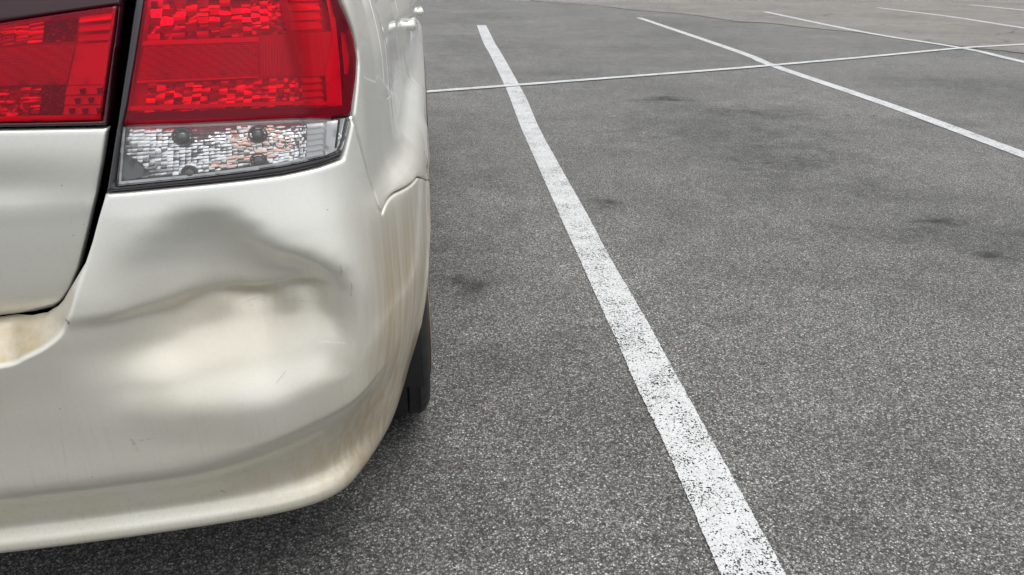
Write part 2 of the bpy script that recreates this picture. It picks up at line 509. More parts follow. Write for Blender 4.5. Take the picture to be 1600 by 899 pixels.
# the skirt turns the corner on a much larger radius than the waist
_du_g = UG[1] - UG[0]
def wide(a, sig, odd=False):
    n = int(4 * sig / _du_g); k = np.exp(-0.5 * (np.arange(-n, n + 1) * _du_g / sig) ** 2); k /= k.sum()
    left = (2 * a[0] - a[n:0:-1]) if odd else a[n:0:-1]
    right = (2 * a[-1] - a[-2:-n - 2:-1])
    return np.convolve(np.r_[left, a, right], k, 'valid')
pc2, ps2 = wide(pc, .085), wide(ps, .085, True)
tc, ts = np.gradient(pc2), np.gradient(ps2); tl = np.hypot(tc, ts)
nc2, ns2 = ts / tl, -tc / tl
def u_of_c(c):                                 # on the flank
    i0 = 1200
    return float(np.interp(c, pc[300:5400], UG[300:5400]))
U_CORNER = float(UG[np.argmin(np.abs(pc - 1.0) + 100 * (ps > 0.3))])

REAR_Z = [0.235, 0.246, 0.254, 0.263, 0.275, 0.286, 0.345, 0.378, 0.400, 0.45, 0.53, 0.60, 0.645, 0.675, 0.75, 0.835, 0.90, 0.98, 1.05, 1.10]
REAR_O = [-.095, -.059, -.050, -.0485, -.058, -.0680, -.045, -.0215, -.0128, -.0135, -.010, -.003, .001, -.003, -.020, -.040, -.050, -.066, -.085, -.12]
SIDE_Z = [0.20, 0.23, 0.27, 0.33, 0.39, 0.45, 0.52, 0.60, 0.70]
SIDE_O = [-.09, -.075, -.060, -.042, -.028, -.016, -.006, 0.0, 0.0]
SH_Z = [0.695, 0.735, 0.755, 0.786, 0.805, 0.88, 0.95, 1.00, 1.06, 1.10]
SH_O = [0.0, -.002, -.012, -.043, -.051, -.057, -.060, -.070, -.095, -.13]

WHEEL_R, WHEEL_F = 1.75, 4.48
ARCH = 0.385

def offset(u, z):
    u = np.abs(u)
    c = np.interp(u, UG, pc)
    # the lower swage line climbs as it nears the wheel
    dl = 0.085 * smooth(.48, .90, u)
    zz = z
    for _k in (0,):
        k1 = .286 + .22 * dl; k2 = .384 + dl
        zz = np.where(z < .255, z, np.where(z < k1, .255 + (z - .255) * .031 / (k1 - .255), np.where(z < k2, .286 + (z - k1) * .098 / (k2 - k1), np.where(z < .62, .384 + (z - k2) * .236 / (.62 - k2), z))))
    rear = pchip(REAR_Z, REAR_O, zz)
    side = pchip(SIDE_Z, SIDE_O, z)
    # doors and front: a plain sill instead of the tucked bumper end
    fwd = smooth(2.1, 2.4, c)
    side = side * (1 - fwd) + fwd * pchip([.20, .26, .34, .5, .6, .7], [-.06, -.02, -.012, -.006, 0, 0], z)
    amt = np.interp(c, [1.02, 1.18, 1.45, 1.9, 2.4, 3.0, 4.0, 5.0, 5.6], [0.0, .55, 1.0, 1.0, .62, .30, .55, 1.0, 1.0])
    side = side + amt * pchip(SH_Z, SH_O, z)
    w = smooth(U_CORNER - 0.05 + 0.03 * smooth(.54, .36, z), U_CORNER + 0.10 + 0.14 * smooth(.56, .40, z), u)
    O = rear * (1 - w) + side * w
    # wheel arch lips
    for wc in (WHEEL_R, WHEEL_F):
        dd = np.hypot(c - wc, z - 0.325)
        O = O + 0.007 * np.exp(-((dd - ARCH - 0.012) / 0.018) ** 2) * smooth(0.30, 0.42, z) * w
    O = O - 0.010 * np.exp(-((u - 0.87) / 0.12) ** 2) * smooth(.50, .28, z)
    front = smooth(5.0, 5.45, c)
    O = O * (1 - front) + front * pchip([.2, .3, .5, .65, .8, .95], [-.05, -.01, 0.0, -.01, -.05, -.14], z)
    return O

def shell(u, z, extra=0.0, off=None):
    u = np.asarray(u, float); z = np.asarray(z, float)
    a = np.abs(u)
    b = smooth(.54, .30, z) * smooth(3.0, 2.2, a)
    c = np.interp(a, UG, pc) * (1 - b) + np.interp(a, UG, pc2) * b; s = np.interp(a, UG, ps) * (1 - b) + np.interp(a, UG, ps2) * b
    Nc = np.interp(a, UG, nc) * (1 - b) + np.interp(a, UG, nc2) * b; Ns = np.interp(a, UG, ns) * (1 - b) + np.interp(a, UG, ns2) * b
    nl_ = np.hypot(Nc, Ns); Nc = Nc / nl_; Ns = Ns / nl_
    O = (offset(u, z) if off is None else off) + extra
    c = c + Nc * O; s = s + Ns * O
    s = np.where(u < 0, 2 * CENTRE - s, s)
    return L3(c, s, z)

# pixel -> (u, z) on the right rear quarter, for laying out seams on the shell
_gu = np.linspace(0.02, u_of_c(2.6), 420); _gz = np.linspace(0.235, 1.09, 260)
_GU, _GZ = np.meshgrid(_gu, _gz)
_GP = project(shell(_GU, _GZ))
def at(px, py, lo=0.0, hi=9.0, extra=0.0, off=None):
    def SH(a, b): return shell(a, b, extra, None if off is None else off(np.asarray(a), np.asarray(b)))
    D = (_GP[..., 0] - px) ** 2 + (_GP[..., 1] - py) ** 2
    D = np.where((_GU < lo) | (_GU > hi), 1e12, D)
    i = np.unravel_index(np.argmin(D), D.shape)
    x = np.array([_GU[i], _GZ[i]])
    for _ in range(12):
        p0 = project(SH(x[0], x[1])); e = 1e-4
        J = np.stack([(project(SH(x[0] + e, x[1])) - p0) / e, (project(SH(x[0], x[1] + e)) - p0) / e], -1)
        r = np.array([px, py]) - p0
        try: stp = np.linalg.lstsq(J, r, rcond=1e-3)[0]
        except Exception: break
        stp = np.clip(stp, -.02, .02)
        y = x + stp
        if np.linalg.norm(project(SH(y[0], y[1])) - [px, py]) > np.linalg.norm(r): break
        x = y
    return x
def A(*pts, **k): return [tuple(at(*p, **k)) for p in pts]

# ---- the dent: columns of (photo row, depth) turned into shell coordinates
DENT = [  # photo column, [(row, inward metres)]
    (60,  [(380, 0), (480, 0), (530, .002), (590, .002), (660, 0)]),
    (120, [(340, 0), (430, .001), (497, .003), (522, .011), (560, .011), (620, .004), (670, 0)]),
    (190, [(330, 0), (400, .004), (450, .009), (494, .013), (518, .029), (555, .028), (610, .010), (655, -.001), (700, 0)]),
    (225, [(340, 0), (385, .004), (430, .014), (470, .021), (487, .024), (512, .041), (550, .038), (610, .010), (660, -.003), (705, 0)]),
    (262, [(335, 0), (358, .002), (385, .011), (420, .024), (455, .032), (480, .036), (512, .054), (550, .046), (605, .015), (655, -.003), (700, 0)]),
    (300, [(315, 0), (334, .002), (355, .011), (395, .030), (430, .041), (472, .048), (495, .062), (530, .056), (595, .021), (655, -.003), (700, 0)]),
    (338, [(305, 0), (324, .002), (345, .013), (382, .033), (425, .047), (467, .056), (484, .064), (515, .061), (588, .025), (652, -.003), (700, 0)]),
    (368, [(305, 0), (326, .002), (346, .012), (384, .032), (425, .047), (467, .056), (485, .076), (515, .066), (588, .026), (650, -.003), (700, 0)]),
    (400, [(318, 0), (344, .002), (364, .012), (396, .030), (432, .046), (472, .057), (489, .082), (516, .071), (585, .028), (645, -.003), (700, 0)]),
    (430, [(340, 0), (370, .002), (388, .012), (410, .026), (434, .041), (464, .052), (482, .074), (512, .066), (578, .027), (636, -.002), (690, 0)]),
    (453, [(355, 0), (384, .002), (400, .014), (418, .030), (436, .044), (457, .051), (472, .061), (505, .060), (570, .026), (625, -.002), (680, 0)]),
    (480, [(360, 0), (392, .002), (408, .014), (424, .030), (438, .041), (450, .046), (469, .068), (500, .060), (560, .024), (615, -.002), (670, 0)]),
    (510, [(376, 0), (406, .002), (422, .013), (437, .027), (451, .037), (465, .057), (496, .050), (550, .019), (597, 0)]),
    (535, [(390, 0), (418, .002), (434, .012), (450, .023), (466, .036), (500, .033), (550, .010), (588, 0)]),
    (551, [(410, 0), (440, .002), (462, .008), (485, .012), (520, .008), (560, 0)]),
    (562, [(410, 0), (460, .0), (485, .000), (520, .000), (560, 0)]),
]
_du, _tab = [], []
ZT = np.linspace(0.38, 0.86, 241)
for px, rows in DENT:
    uz = [at(px, r) for r, _ in rows]
    zs = [q[1] for q in uz][::-1]; ds = [v for _, v in rows][::-1]
    _du.append(np.mean([q[0] for q in uz])); _tab.append(pchip(zs, ds, ZT))
_du = [_du[0] - .12] + _du + [_du[-1] + .03]; _tab = [np.zeros(241)] + _tab + [np.zeros(241)]
_du = np.array(_du); _tab = np.array(_tab)
UF = np.linspace(_du[0], _du[-1], 400)
_T2 = np.stack([pchip(_du, _tab[:, j], UF) for j in range(241)], 1)
ku = np.exp(-0.5 * (np.arange(-30, 31) / 7.5) ** 2); ku /= ku.sum()
kz = np.exp(-0.5 * (np.arange(-8, 9) / 1.6) ** 2); kz /= kz.sum()
_T2 = np.apply_along_axis(lambda a: np.convolve(a, ku, 'same'), 0, _T2)
_T2 = np.apply_along_axis(lambda a: np.convolve(a, kz, 'same'), 1, _T2)
def dent(u, z):
    iu = np.clip((u - UF[0]) / (UF[1] - UF[0]), 0, 398.999); iz = np.clip((z - ZT[0]) / (ZT[1] - ZT[0]), 0, 239.999)
    a = iu.astype(int); b = iz.astype(int); fu = iu - a; fz = iz - b
    v = _T2[a, b] * (1 - fu) * (1 - fz) + _T2[a + 1, b] * fu * (1 - fz) + _T2[a, b + 1] * (1 - fu) * fz + _T2[a + 1, b + 1] * fu * fz
    return np.where((u < UF[0]) | (u > UF[-1]) | (z < ZT[0]) | (z > ZT[-1]), 0, v)

# ------------------------------------------------------------------ panel builder
def inside(poly, P):
    x, y = P[:, 0], P[:, 1]
    r = np.zeros(len(P), bool)
    q = np.roll(poly, -1, 0)
    for (x0, y0), (x1, y1) in zip(poly, q):
        if y0 == y1: continue
        c = (y0 > y) != (y1 > y)
        r ^= c & (x < (x1 - x0) * (y - y0) / (y1 - y0) + x0)
    return r

def dist_poly(poly, P, closed=True):
    D = np.full(len(P), 1e9)
    q = np.roll(poly, -1, 0) if closed else poly[1:]
    for a, b in zip(poly, q):
        ab = b - a; L = ab @ ab
        if L < 1e-14: continue
        t = np.clip(((P - a) @ ab) / L, 0, 1)
        e = P - a - t[:, None] * ab
        D = np.minimum(D, np.einsum('ij,ij->i', e, e))
    return np.sqrt(D)

def densify(poly, step, closed=True):
    out = []
    n = len(poly)
    for i in range(n if closed else n - 1):
        a, b = np.array(poly[i]), np.array(poly[(i + 1) % n])
        k = max(1, int(np.ceil(np.linalg.norm(b - a) / step)))
        for j in range(k): out.append(a + (b - a) * j / k)
    if not closed: out.append(np.array(poly[-1]))
    return np.array(out)

def round_poly(poly, r, steps=5):
    """fillet the corners of a polygon"""
    out = []
    n = len(poly)
    P = [np.array(p, float) for p in poly]
    for i in range(n):
        a, b, c = P[i - 1], P[i], P[(i + 1) % n]
        v1, v2 = a - b, c - b
        l1, l2 = np.linalg.norm(v1), np.linalg.norm(v2)
        ang = math.acos(np.clip(v1 @ v2 / (l1 * l2), -1, 1))
        if ang > 2.8: out.append(b); continue
        k = min(r, l1 * .45, l2 * .45)
        p, q = b + v1 / l1 * k, b + v2 / l2 * k
        for j in range(steps + 1):
            t = j / steps
            out.append((1 - t) ** 2 * p + 2 * t * (1 - t) * b + t * t * q)
    return np.array(out)

def inset(poly, dd):
    """move every boundary point inward by dd"""
    a = np.roll(poly, 1, 0); b = np.roll(poly, -1, 0)
    t = b - a; t /= np.linalg.norm(t, axis=1)[:, None] + 1e-12
    n = np.c_[-t[:, 1], t[:, 0]]
    area = 0.5 * np.sum(poly[:, 0] * b[:, 1] - b[:, 0] * poly[:, 1])
    return poly + n * dd * (1 if area > 0 else -1)

def panel(name, poly, mat, parent, spacing=0.012, edge_r=0.003, flange=0.014, fn=None, holes=(), extra=0.0, bstep=0.006, rings=(0.0012, 0.0030, 0.0065), off_fn=None, along=None, attr=None, fine=None):
    poly = densify(poly, bstep)
    holes = [densify(h, bstep) for h in holes]
    loops = [poly] + holes
    allseg = loops
    lo, hi = poly.min(0), poly.max(0)
    gx = np.arange(lo[0], hi[0], spacing); gz = np.arange(lo[1], hi[1], spacing)
    G = np.stack(np.meshgrid(gx, gz), -1).reshape(-1, 2)
    G[:, 0] += np.where((np.round((G[:, 1] - lo[1]) / spacing) % 2) > 0, spacing * .5, 0)
    if fine is not None:
        sp_, u0_, u1_, z0_, z1_ = fine
        keep = (G[:, 0] < u0_) | (G[:, 0] > u1_) | (G[:, 1] < z0_) | (G[:, 1] > z1_)
        F_ = np.stack(np.meshgrid(np.arange(u0_ + .002, u1_, sp_), np.arange(z0_ + .002, z1_, sp_)), -1).reshape(-1, 2)
        F_[:, 0] += np.where((np.round((F_[:, 1] - z0_) / sp_) % 2) > 0, sp_ * .5, 0)
        G = np.r_[G[keep], F_]
        spacing = sp_ * 1.2
    def ok(P):
        m = inside(poly, P)
        for h in holes: m &= ~inside(h, P)
        return m
    def bd(P):
        D = dist_poly(poly, P)
        for h in holes: D = np.minimum(D, dist_poly(h, P))
        return D
    G = G[ok(G)]
    rmax = max(rings) if rings else 0
    G = G[bd(G) > rmax + spacing * 0.35]
    ring = []
    for r in rings:
        for L, sg in [(poly, 1)] + [(h, -1) for h in holes]:
            q = inset(L, r * sg)
            q = q[ok(q)]
            if len(q): q = q[bd(q) > r * 0.85]
            ring.append(q)
    if along is not None:
        L = densify(along, 0.005, closed=False)
        G = G[dist_poly(L, G, closed=False) > 0.010]
        for r in (-.008, -.005, -.003, -.0015, 0.0, .0015, .003, .0055, .009):
            q = inset(L, r)[1:-1]; q = q[ok(q)]
            if len(q): q = q[bd(q) > 0.004]
            if len(q): q = q[dist_poly(L, q, closed=False) > abs(r) * .8]
            ring.append(q)
    pts = np.concatenate([*loops, *ring, G])
    # boundary edges
    edges = []; base = 0
    for L in loops:
        n = len(L); edges += [(base + i, base + (i + 1) % n) for i in range(n)]; base += n
    res = delaunay_2d_cdt([Vector(p) for p in pts], edges, [], 0, 1e-7)
    V = np.array([(v.x, v.y) for v in res[0]])
    T = np.array([f for f in res[2]])
    cen = V[T].mean(1)
    T = T[ok(cen)]
    used = np.unique(T); mp = -np.ones(len(V), int); mp[used] = np.arange(len(used))
    V = V[used]; T = mp[T]
    D = bd(V)
    ex = np.full(len(V), extra, float)
    if edge_r > 0:
        k = np.clip(edge_r - D, 0, edge_r)
        ex -= edge_r - np.sqrt(np.maximum(edge_r ** 2 - k ** 2, 0))
    if fn is not None: ex += fn(V[:, 0], V[:, 1])
    off = None if off_fn is None else off_fn(V[:, 0], V[:, 1])
    P = shell(V[:, 0], V[:, 1], ex, off)
    # orientation: triangle normals should face outward (u runs right-to-left seen from outside)
    a = V[T[:, 1]] - V[T[:, 0]]; b = V[T[:, 2]] - V[T[:, 0]]
    ccw = a[:, 0] * b[:, 1] - a[:, 1] * b[:, 0] > 0
    T[~ccw] = T[~ccw][:, [0, 2, 1]]
    faces = [tuple(t) for t in T]
    verts = list(P)
    if flange > 0:
        cnt = {}
        for t in T:
            for i in range(3):
                e = (t[i], t[(i + 1) % 3]); cnt[e] = cnt.get(e, 0) + 1
        bedges = [e for e in cnt if (e[1], e[0]) not in cnt]
        bidx = {}
        PI = shell(V[:, 0], V[:, 1], ex - flange, off)
        for e in bedges:
            for v in e:
                if v not in bidx:
                    bidx[v] = len(verts); verts.append(PI[v])
        for a_, b_ in bedges:
            faces.append((b_, a_, bidx[a_], bidx[b_]))
    o = make_obj(name, verts, faces, mat, parent)
    if attr is not None:
        vals = np.zeros(len(verts)); vals[:len(V)] = attr[1](V)
        at_ = o.data.attributes.new(attr[0], 'FLOAT', 'POINT'); at_.data.foreach_set('value', vals.astype(np.float32))
    if flange > 0 and edge_r <= 0.0015: sharp_by_angle(o, 40)
    return o

def mirror_uz(L): return np.array([(-u, z) for u, z in L])[::-1]

# ------------------------------------------------------------------ car materials
SCRATCH = []
RUST = (WHEEL_R + ARCH * math.cos(2.10), 0.325 + ARCH * math.sin(2.10))
for (ax_, ay_, bx_, by_, w_, k_, c_) in [
        (372, 508, 409, 497, .0012, .6, (.25, .22, .18)), (430, 608, 449, 587, .0010, .6, (.30, .26, .20)), (380, 624, 392, 652, .0012, .5, (.80, .80, .78)),
        (203, 683, 216, 708, .0030, .45, (.34, .32, .28)), (215, 690, 245, 684, .0018, .40, (.36, .34, .30)), (500, 547, 549, 538, .0012, .7, (.92, .92, .90)),
        (455, 498, 520, 494, .0010, .35, (.30, .27, .22)), (345, 766, 352, 770, .0030, .8, (.12, .10, .08)), (386, 508, 392, 512, .0014, .5, (.25, .22, .18)),
        (533, 412, 540, 440, .0016, .45, (.35, .30, .22)), (425, 505, 520, 478, .0010, .25, (.3, .27, .22)), (552, 440, 556, 470, .0016, .4, (.32, .28, .20)),
        (102, 504, 101, 511, .0045, 1.0, (.02, .02, .02)), (90, 640, 140, 800, .0012, .16, (.3, .27, .22)), (640, 500, 648, 560, .003, .3, (.4, .3, .2))]:
    p_, q_ = at(ax_, ay_), at(bx_, by_)
    P_ = shell(p_[0], p_[1], float(-dent(p_[0], p_[1]))); Q_ = shell(q_[0], q_[1], float(-dent(q_[0], q_[1])))
    SCRATCH.append((float(P_[0]), float(P_[2]), float(Q_[0]), float(Q_[2]), w_, k_, c_))

def car_paint(name, dirt=1.0):
    m = NT(name)
    P = m.coord('Object')
    X, Y, Z = m.sep(P)                      # x = -s, y = c, z
    base = (0.75, 0.75, 0.70)
    # road film: warm grey-brown, heavier low down and at the rear corner behind the wheel, run into streaks by rain
    st = m.noise(m.mapping(P, (60, 60, 3.0)), 1.0, 4, 0.6)
    st2 = m.noise(m.mapping(P, (210, 210, 7.0)), 1.0, 3, 0.6)
    blot = m.noise(P, 5.0, 5, 0.6)
    speck = m.noise(P, 260, 3, 0.6)
    low = m.rng(Z, 0.86, 0.36, 0.10, 1.0, True)
    f1 = m.math('MULTIPLY', low, m.rng(blot, 0.3, 0.7, 0.35, 1.0))
    col = m.mix(m.math('MULTIPLY', f1, 0.85 * dirt), base, (0.66, 0.61, 0.47))
    # warm patch over the dent
    cx = m.math('DIVIDE', m.math('ADD', X, 0.33), 0.16); cz = m.math('DIVIDE', m.math('SUBTRACT', Z, 0.60), 0.10)
    rd = m.math('SQRT', m.math('ADD', m.math('MULTIPLY', cx, cx), m.math('MULTIPLY', cz, cz)))
    onrear = m.rng(Y, 1.08, 1.0, 0.0, 1.0)
    patch = m.math('MULTIPLY', m.rng(rd, 1.25, 0.3, 0.0, 1.0, True), m.rng(speck, 0.35, 0.65, 0.45, 1.0))
    col = m.mix(m.math('MULTIPLY', patch, 0.55 * dirt), col, (0.74, 0.66, 0.50))
    # ochre washed along the ledge under the boot lid
    at_ = m.n('ShaderNodeAttribute'); at_.attribute_name = 'ledge'
    lg = m.rng(at_.outputs['Fac'], 0.05, 0.5, 0.0, 1.0, True)
    lg = m.math('MULTIPLY', lg, m.math('MULTIPLY', m.rng(Z, 0.665, 0.635, 0.30, 1.0), m.rng(m.noise(P, 14, 6, .7), 0.35, 0.62, 0.45, 1.0)))
    col = m.mix(m.math('MULTIPLY', lg, 1.0 * dirt), col, (0.46, 0.37, 0.22))
    # brown behind the wheel
    fl = m.math('MULTIPLY', m.rng(Y, 0.975, 1.12, 0.0, 1.0, True), m.rng(Z, 0.84, 0.60, 0.0, 1.0, True))
    fl = m.math('MULTIPLY', fl, m.rng(Y, 1.75, 1.5, 0.0, 1.0, True))
    fls = m.math('MULTIPLY', fl, m.rng(st, 0.30, 0.62, 0.25, 1.0))
    col = m.mix(m.math('MULTIPLY', fls, 0.90 * dirt), col, (0.50, 0.38, 0.215))
    # rust bleeding from the lip of the wheel opening at the bumper joint
    ry_ = m.math('DIVIDE', m.math('SUBTRACT', Y, RUST[0]), 0.035); rz_ = m.math('DIVIDE', m.math('SUBTRACT', Z, RUST[1] + .02), 0.05)
    rr_ = m.math('ADD', m.math('MULTIPLY', ry_, ry_), m.math('MULTIPLY', rz_, rz_))
    rs_ = m.math('MULTIPLY', m.rng(rr_, 1.2, 0.2), m.rng(m.noise(P, 60, 4), 0.38, 0.52))
    col = m.mix(m.math('MULTIPLY', rs_, m.math('LESS_THAN', m.math('ABSOLUTE', X), 0.3)), col, (0.24, 0.11, 0.035))
    # rain streaks
    sk = m.math('MULTIPLY', m.rng(st2, 0.52, 0.72), m.rng(Z, 0.55, 0.30, 0.15, 0.9))
    col = m.mix(m.math('MULTIPLY', sk, 0.20 * dirt), col, (0.32, 0.285, 0.23))
    # tiny grit specks
    vd = m.voronoi(P, 55)
    dots = m.math('MULTIPLY', m.math('LESS_THAN', vd.outputs['Distance'], 0.055), m.math('GREATER_THAN', m.sep(vd.outputs['Color'])[0], 0.62))
    dots = m.math('MULTIPLY', dots, m.rng(m.noise(P, 9, 3), 0.42, 0.6))
    col = m.mix(m.math('MULTIPLY', dots, 0.65 * dirt), col, (0.16, 0.14, 0.11))
    for (x0, z0, x1, z1, w_, k_, c_) in SCRATCH:
        ln = math.hypot(x1 - x0, z1 - z0); dx_, dz_ = (x1 - x0) / ln, (z1 - z0) / ln
        wob = m.math('MULTIPLY', m.math('SUBTRACT', m.noise(P, 70, 3), 0.5), 0.006)
        ax_ = m.math('SUBTRACT', X, x0); az_ = m.math('SUBTRACT', Z, z0)
        al = m.math('ADD', m.math('MULTIPLY', ax_, dx_), m.math('MULTIPLY', az_, dz_))
        pe = m.math('ABSOLUTE', m.math('ADD', wob, m.math('SUBTRACT', m.math('MULTIPLY', ax_, -dz_), m.math('MULTIPLY', az_, -dx_))))
        f_ = m.math('MULTIPLY', m.rng(pe, w_, w_ * .3), m.math('MULTIPLY', m.rng(al, 0, ln * .2), m.rng(al, ln, ln * .8)))
        f_ = m.math('MULTIPLY', m.math('MULTIPLY', f_, onrear), m.rng(m.noise(P, 160, 3), 0.4, 0.55, 0.2, 1.0))
        col = m.mix(m.math('MULTIPLY', f_, k_ * dirt), col, c_)
    gr = m.math('MULTIPLY', m.rng(speck, 0.45, 0.75), 0.10 * dirt)
    col = m.mix(gr, col, (0.42, 0.38, 0.30))
    rough = m.rng(Z, 0.45, 0.95, 0.42, 0.34)
    crough = m.rng(Z, 0.78, 0.90, 0.17, 0.05, True)
    m.principled(Base_Color=col, Roughness=rough, Metallic=0.55, Coat_Weight=1.0, Coat_Roughness=crough)
    return m
PAINT = car_paint("pearl_white_paint").mat

# bumper paint: same film plus the ochre washed along the ledge and under the lamp
mb = car_paint("dirty_bumper_paint")
M_BLACK = simple("black_plastic", (0.012, 0.012, 0.013), 0.38, spec=0.4)
M_GAP = simple("dark_cavity", (0.004, 0.004, 0.004), 0.9, spec=0.1)
M_RUBBER = simple("tyre_rubber", (0.008, 0.0085, 0.0095), 0.62, bump=(120, 0.0004))
M_TRIM = simple("gloss_black_trim", (0.016, 0.014, 0.018), 0.22, coat=0.6)

# ------------------------------------------------------------------ seams on the shell (laid out from the photograph, then lying on the real surface)
UW = u_of_c(WHEEL_R)
def arch_pts(cw, r, a0, a1, n=26):
    """arc of the wheel opening in (u, z)"""
    u0 = u_of_c(cw)
    return [(u0 + r * math.cos(t), 0.325 + r * math.sin(t)) for t in np.linspace(a0, a1, n)]

lamp_low = A((163, 304), (200, 301), (300, 291.5), (380, 283), (440, 275), (500, 262), (537, 249))
lamp_right = A((537, 249), (546, 215), (553, 178), (558, 140), (561, 100), (559, 75), (553, 50), (541, 18), (532, -2), (515, -30))
lamp_left = A((209, 0), (196, 90), (181, 190), (170, 260), (163, 304))

# bumper to quarter seam: rear end below the lamp, forward to the wheel opening
SQ = A((553, 181), (559, 212), (571, 254), (584, 297), (592, 325), lo=U_CORNER) + A((597.5, 335), (602, 322), (607.5, 311), (616, 303), (630, 296), (643, 288), (653, 277), lo=U_CORNER)
SQ = SQ[:5] + [tuple(p) for p in catmull(SQ[5:], 4)]
print("SQ", [(round(float(np.interp(u, UG, pc)), 3), round(float(z), 3)) for u, z in SQ])
th = 2.10
SQ.append((UW + ARCH * math.cos(th), 0.325 + ARCH * math.sin(th)))
arch_rear = arch_pts(WHEEL_R, ARCH, th, math.pi + 0.20, 20)

def lid_off(u, z):
    return pchip([.64, .665, .70, .78, .845, .92, 1.0, 1.06, 1.10], [-.080, -.060, -.054, -.0505, -.0505, -.060, -.072, -.086, -.115], z)
def AL(*pts, extra=0.0): return [tuple(at(*p, off=lid_off, extra=extra)) for p in pts]

ledge_in = AL((118, 439), (107, 458), (94, 472), (79, 480.5), (56, 485.5), (0, 492), extra=-0.004)
zl = ledge_in[-1][1]
gap_b = A((163, 305), (151, 345), (142, 378), (130, 413))
ridge = A((141, 384), (130, 424), (120, 456), (108, 497), (94, 526), (72, 545), (40, 561), (0, 575))
zr = ridge[-1][1]
half = [(0.0, 0.238)] + [(u_of_c(1.10), 0.238), (u_of_c(1.22), 0.244)] + arch_rear[::-1] + SQ[::-1] + [lamp_right[1]] + lamp_low[::-1] + gap_b + ledge_in + [(0.0, zl - 0.004)]
def full(hp): return np.array(hp + [(-u, z) for u, z in hp[::-1] if u > 1e-6])
bumper_poly = inset(densify(full(half), 0.006), 0.0012)

ridge_full = np.array([(-u, z) for u, z in ridge] + [(-0.2, zr - .001), (0, zr - .001), (0.2, zr - .001)] + [(u, z) for u, z in ridge[::-1]])
_s = np.argsort([1] * len(ridge_full), kind='stable')
_rp = [(u, z) for u, z in ridge] + [(0.2, zr - .001), (-0.2, zr - .001)] + [(-u, z) for u, z in ridge[::-1]]
ridge_line = catmull(_rp, 4)
ridge_region = np.array([tuple(p) for p in ridge_line] + [(-0.45, 0.80), (0.45, 0.80)])
def bumper_fn(u, z):
    P = np.stack([u, z], 1)
    dd = dist_poly(ridge_line, P, closed=False)
    ins = inside(ridge_region, P)
    cap = np.maximum(offset(u, z) - lid_off(u, z) + 0.006, 0.0)
    x = np.where(ins, dd, -dd)
    rise = np.where(x > 0.003, x, np.where(x > -0.003, (x + 0.003) ** 2 / 0.012, 0.0))
    rec = -np.minimum(rise * 1.45, cap)
    # crisp lower swage dying out towards the wheel
    D = dent(u, z)
    cr = 0.0012 * np.exp(-((z - 0.58 - 0.06 * np.sin(u * 3)) / 0.06) ** 2) * np.sin(u * 9.0)
    return rec - D + cr
BUMP_MAT = PAINT
def ledge_mask(V):
    dd = dist_poly(ridge_line, V, closed=False)
    return np.where(inside(ridge_region, V), np.clip(dd / .012, 0, 1), 0.0) * (V[:, 1] < 0.70)
rb = panel("rear_bumper", bumper_poly, BUMP_MAT, car, spacing=0.011, fine=(0.0046, 0.36, 0.90, 0.42, 0.86), edge_r=0.003, fn=bumper_fn, along=ridge_line, attr=('ledge', ledge_mask))

# ------------------------------------------------------------------ boot lid with its lamp recess
lid_half_edge = AL((190, -6), (180, 80), (168, 197), (160, 255), (151, 303), (136, 370), (124, 420), (111, 452), (100, 469), (86, 481), (58, 487.5), (0, 494.5))
zlb = lid_half_edge[-1][1]
lid_top = 1.085
lid_half = [(0.0, zlb + .003), ] + lid_half_edge[::-1] + [(lid_half_edge[0][0] + 0.004, lid_top)]
lid_poly = densify(full(lid_half), 0.006)
in_right = AL((191, -14), (180, 80), (168, 198))
in_lamp = in_right + AL((60, 200), (0, 201), (-100, 203)) + AL((-130, -18))
in_lamp_poly = np.array(in_lamp)
notch = np.array([(in_right[0][0] + .03, in_right[0][1])] + [(p[0] + .03, p[1]) for p in in_right[1:]] + in_lamp[3:])
def lid_fn(u, z):
    # shallow press line and a soft knock near the lamp
    dd = 0.0015 * np.exp(-((z - 0.80) / 0.012) ** 2)
    k = np.exp(-((u - 0.365) / 0.07) ** 2 - ((z - 0.835) / 0.022) ** 2) * 0.0045
    return dd - k
def clip_notch(poly, cut):
    """lid outline with the lamp bites taken out (keeps the mesh simple)"""
    return poly
# the lid outline walks round the lamp openings
lb = in_lamp[2]                                     # lower outer corner of the lamp
bite = [in_lamp[2], in_lamp[3], in_lamp[4], in_lamp[5], in_lamp[6], (in_lamp[6][0] + .01, in_right[0][1]), ]
lid_half2 = [(0.0, zlb + .003)] + [p for p in lid_half_edge[::-1] if p[1] < lb[1] - .004] + [(lb[0], lb[1] - 0.002), (in_lamp[4][0], in_lamp[4][1] - .002), (in_lamp[5][0], in_lamp[5][1] - .002),
            (in_lamp[6][0] - .002, in_lamp[6][1]), (in_lamp[6][0] + .01, in_right[0][1] + .002), (in_right[0][0], in_right[0][1] + .002), (in_right[0][0], lid_top)]
lid_poly = inset(densify(full(lid_half2), 0.006), 0.001)
lid = panel("trunk_lid", lid_poly, PAINT, car, spacing=0.012, edge_r=0.003, fn=lid_fn, off_fn=lid_off)

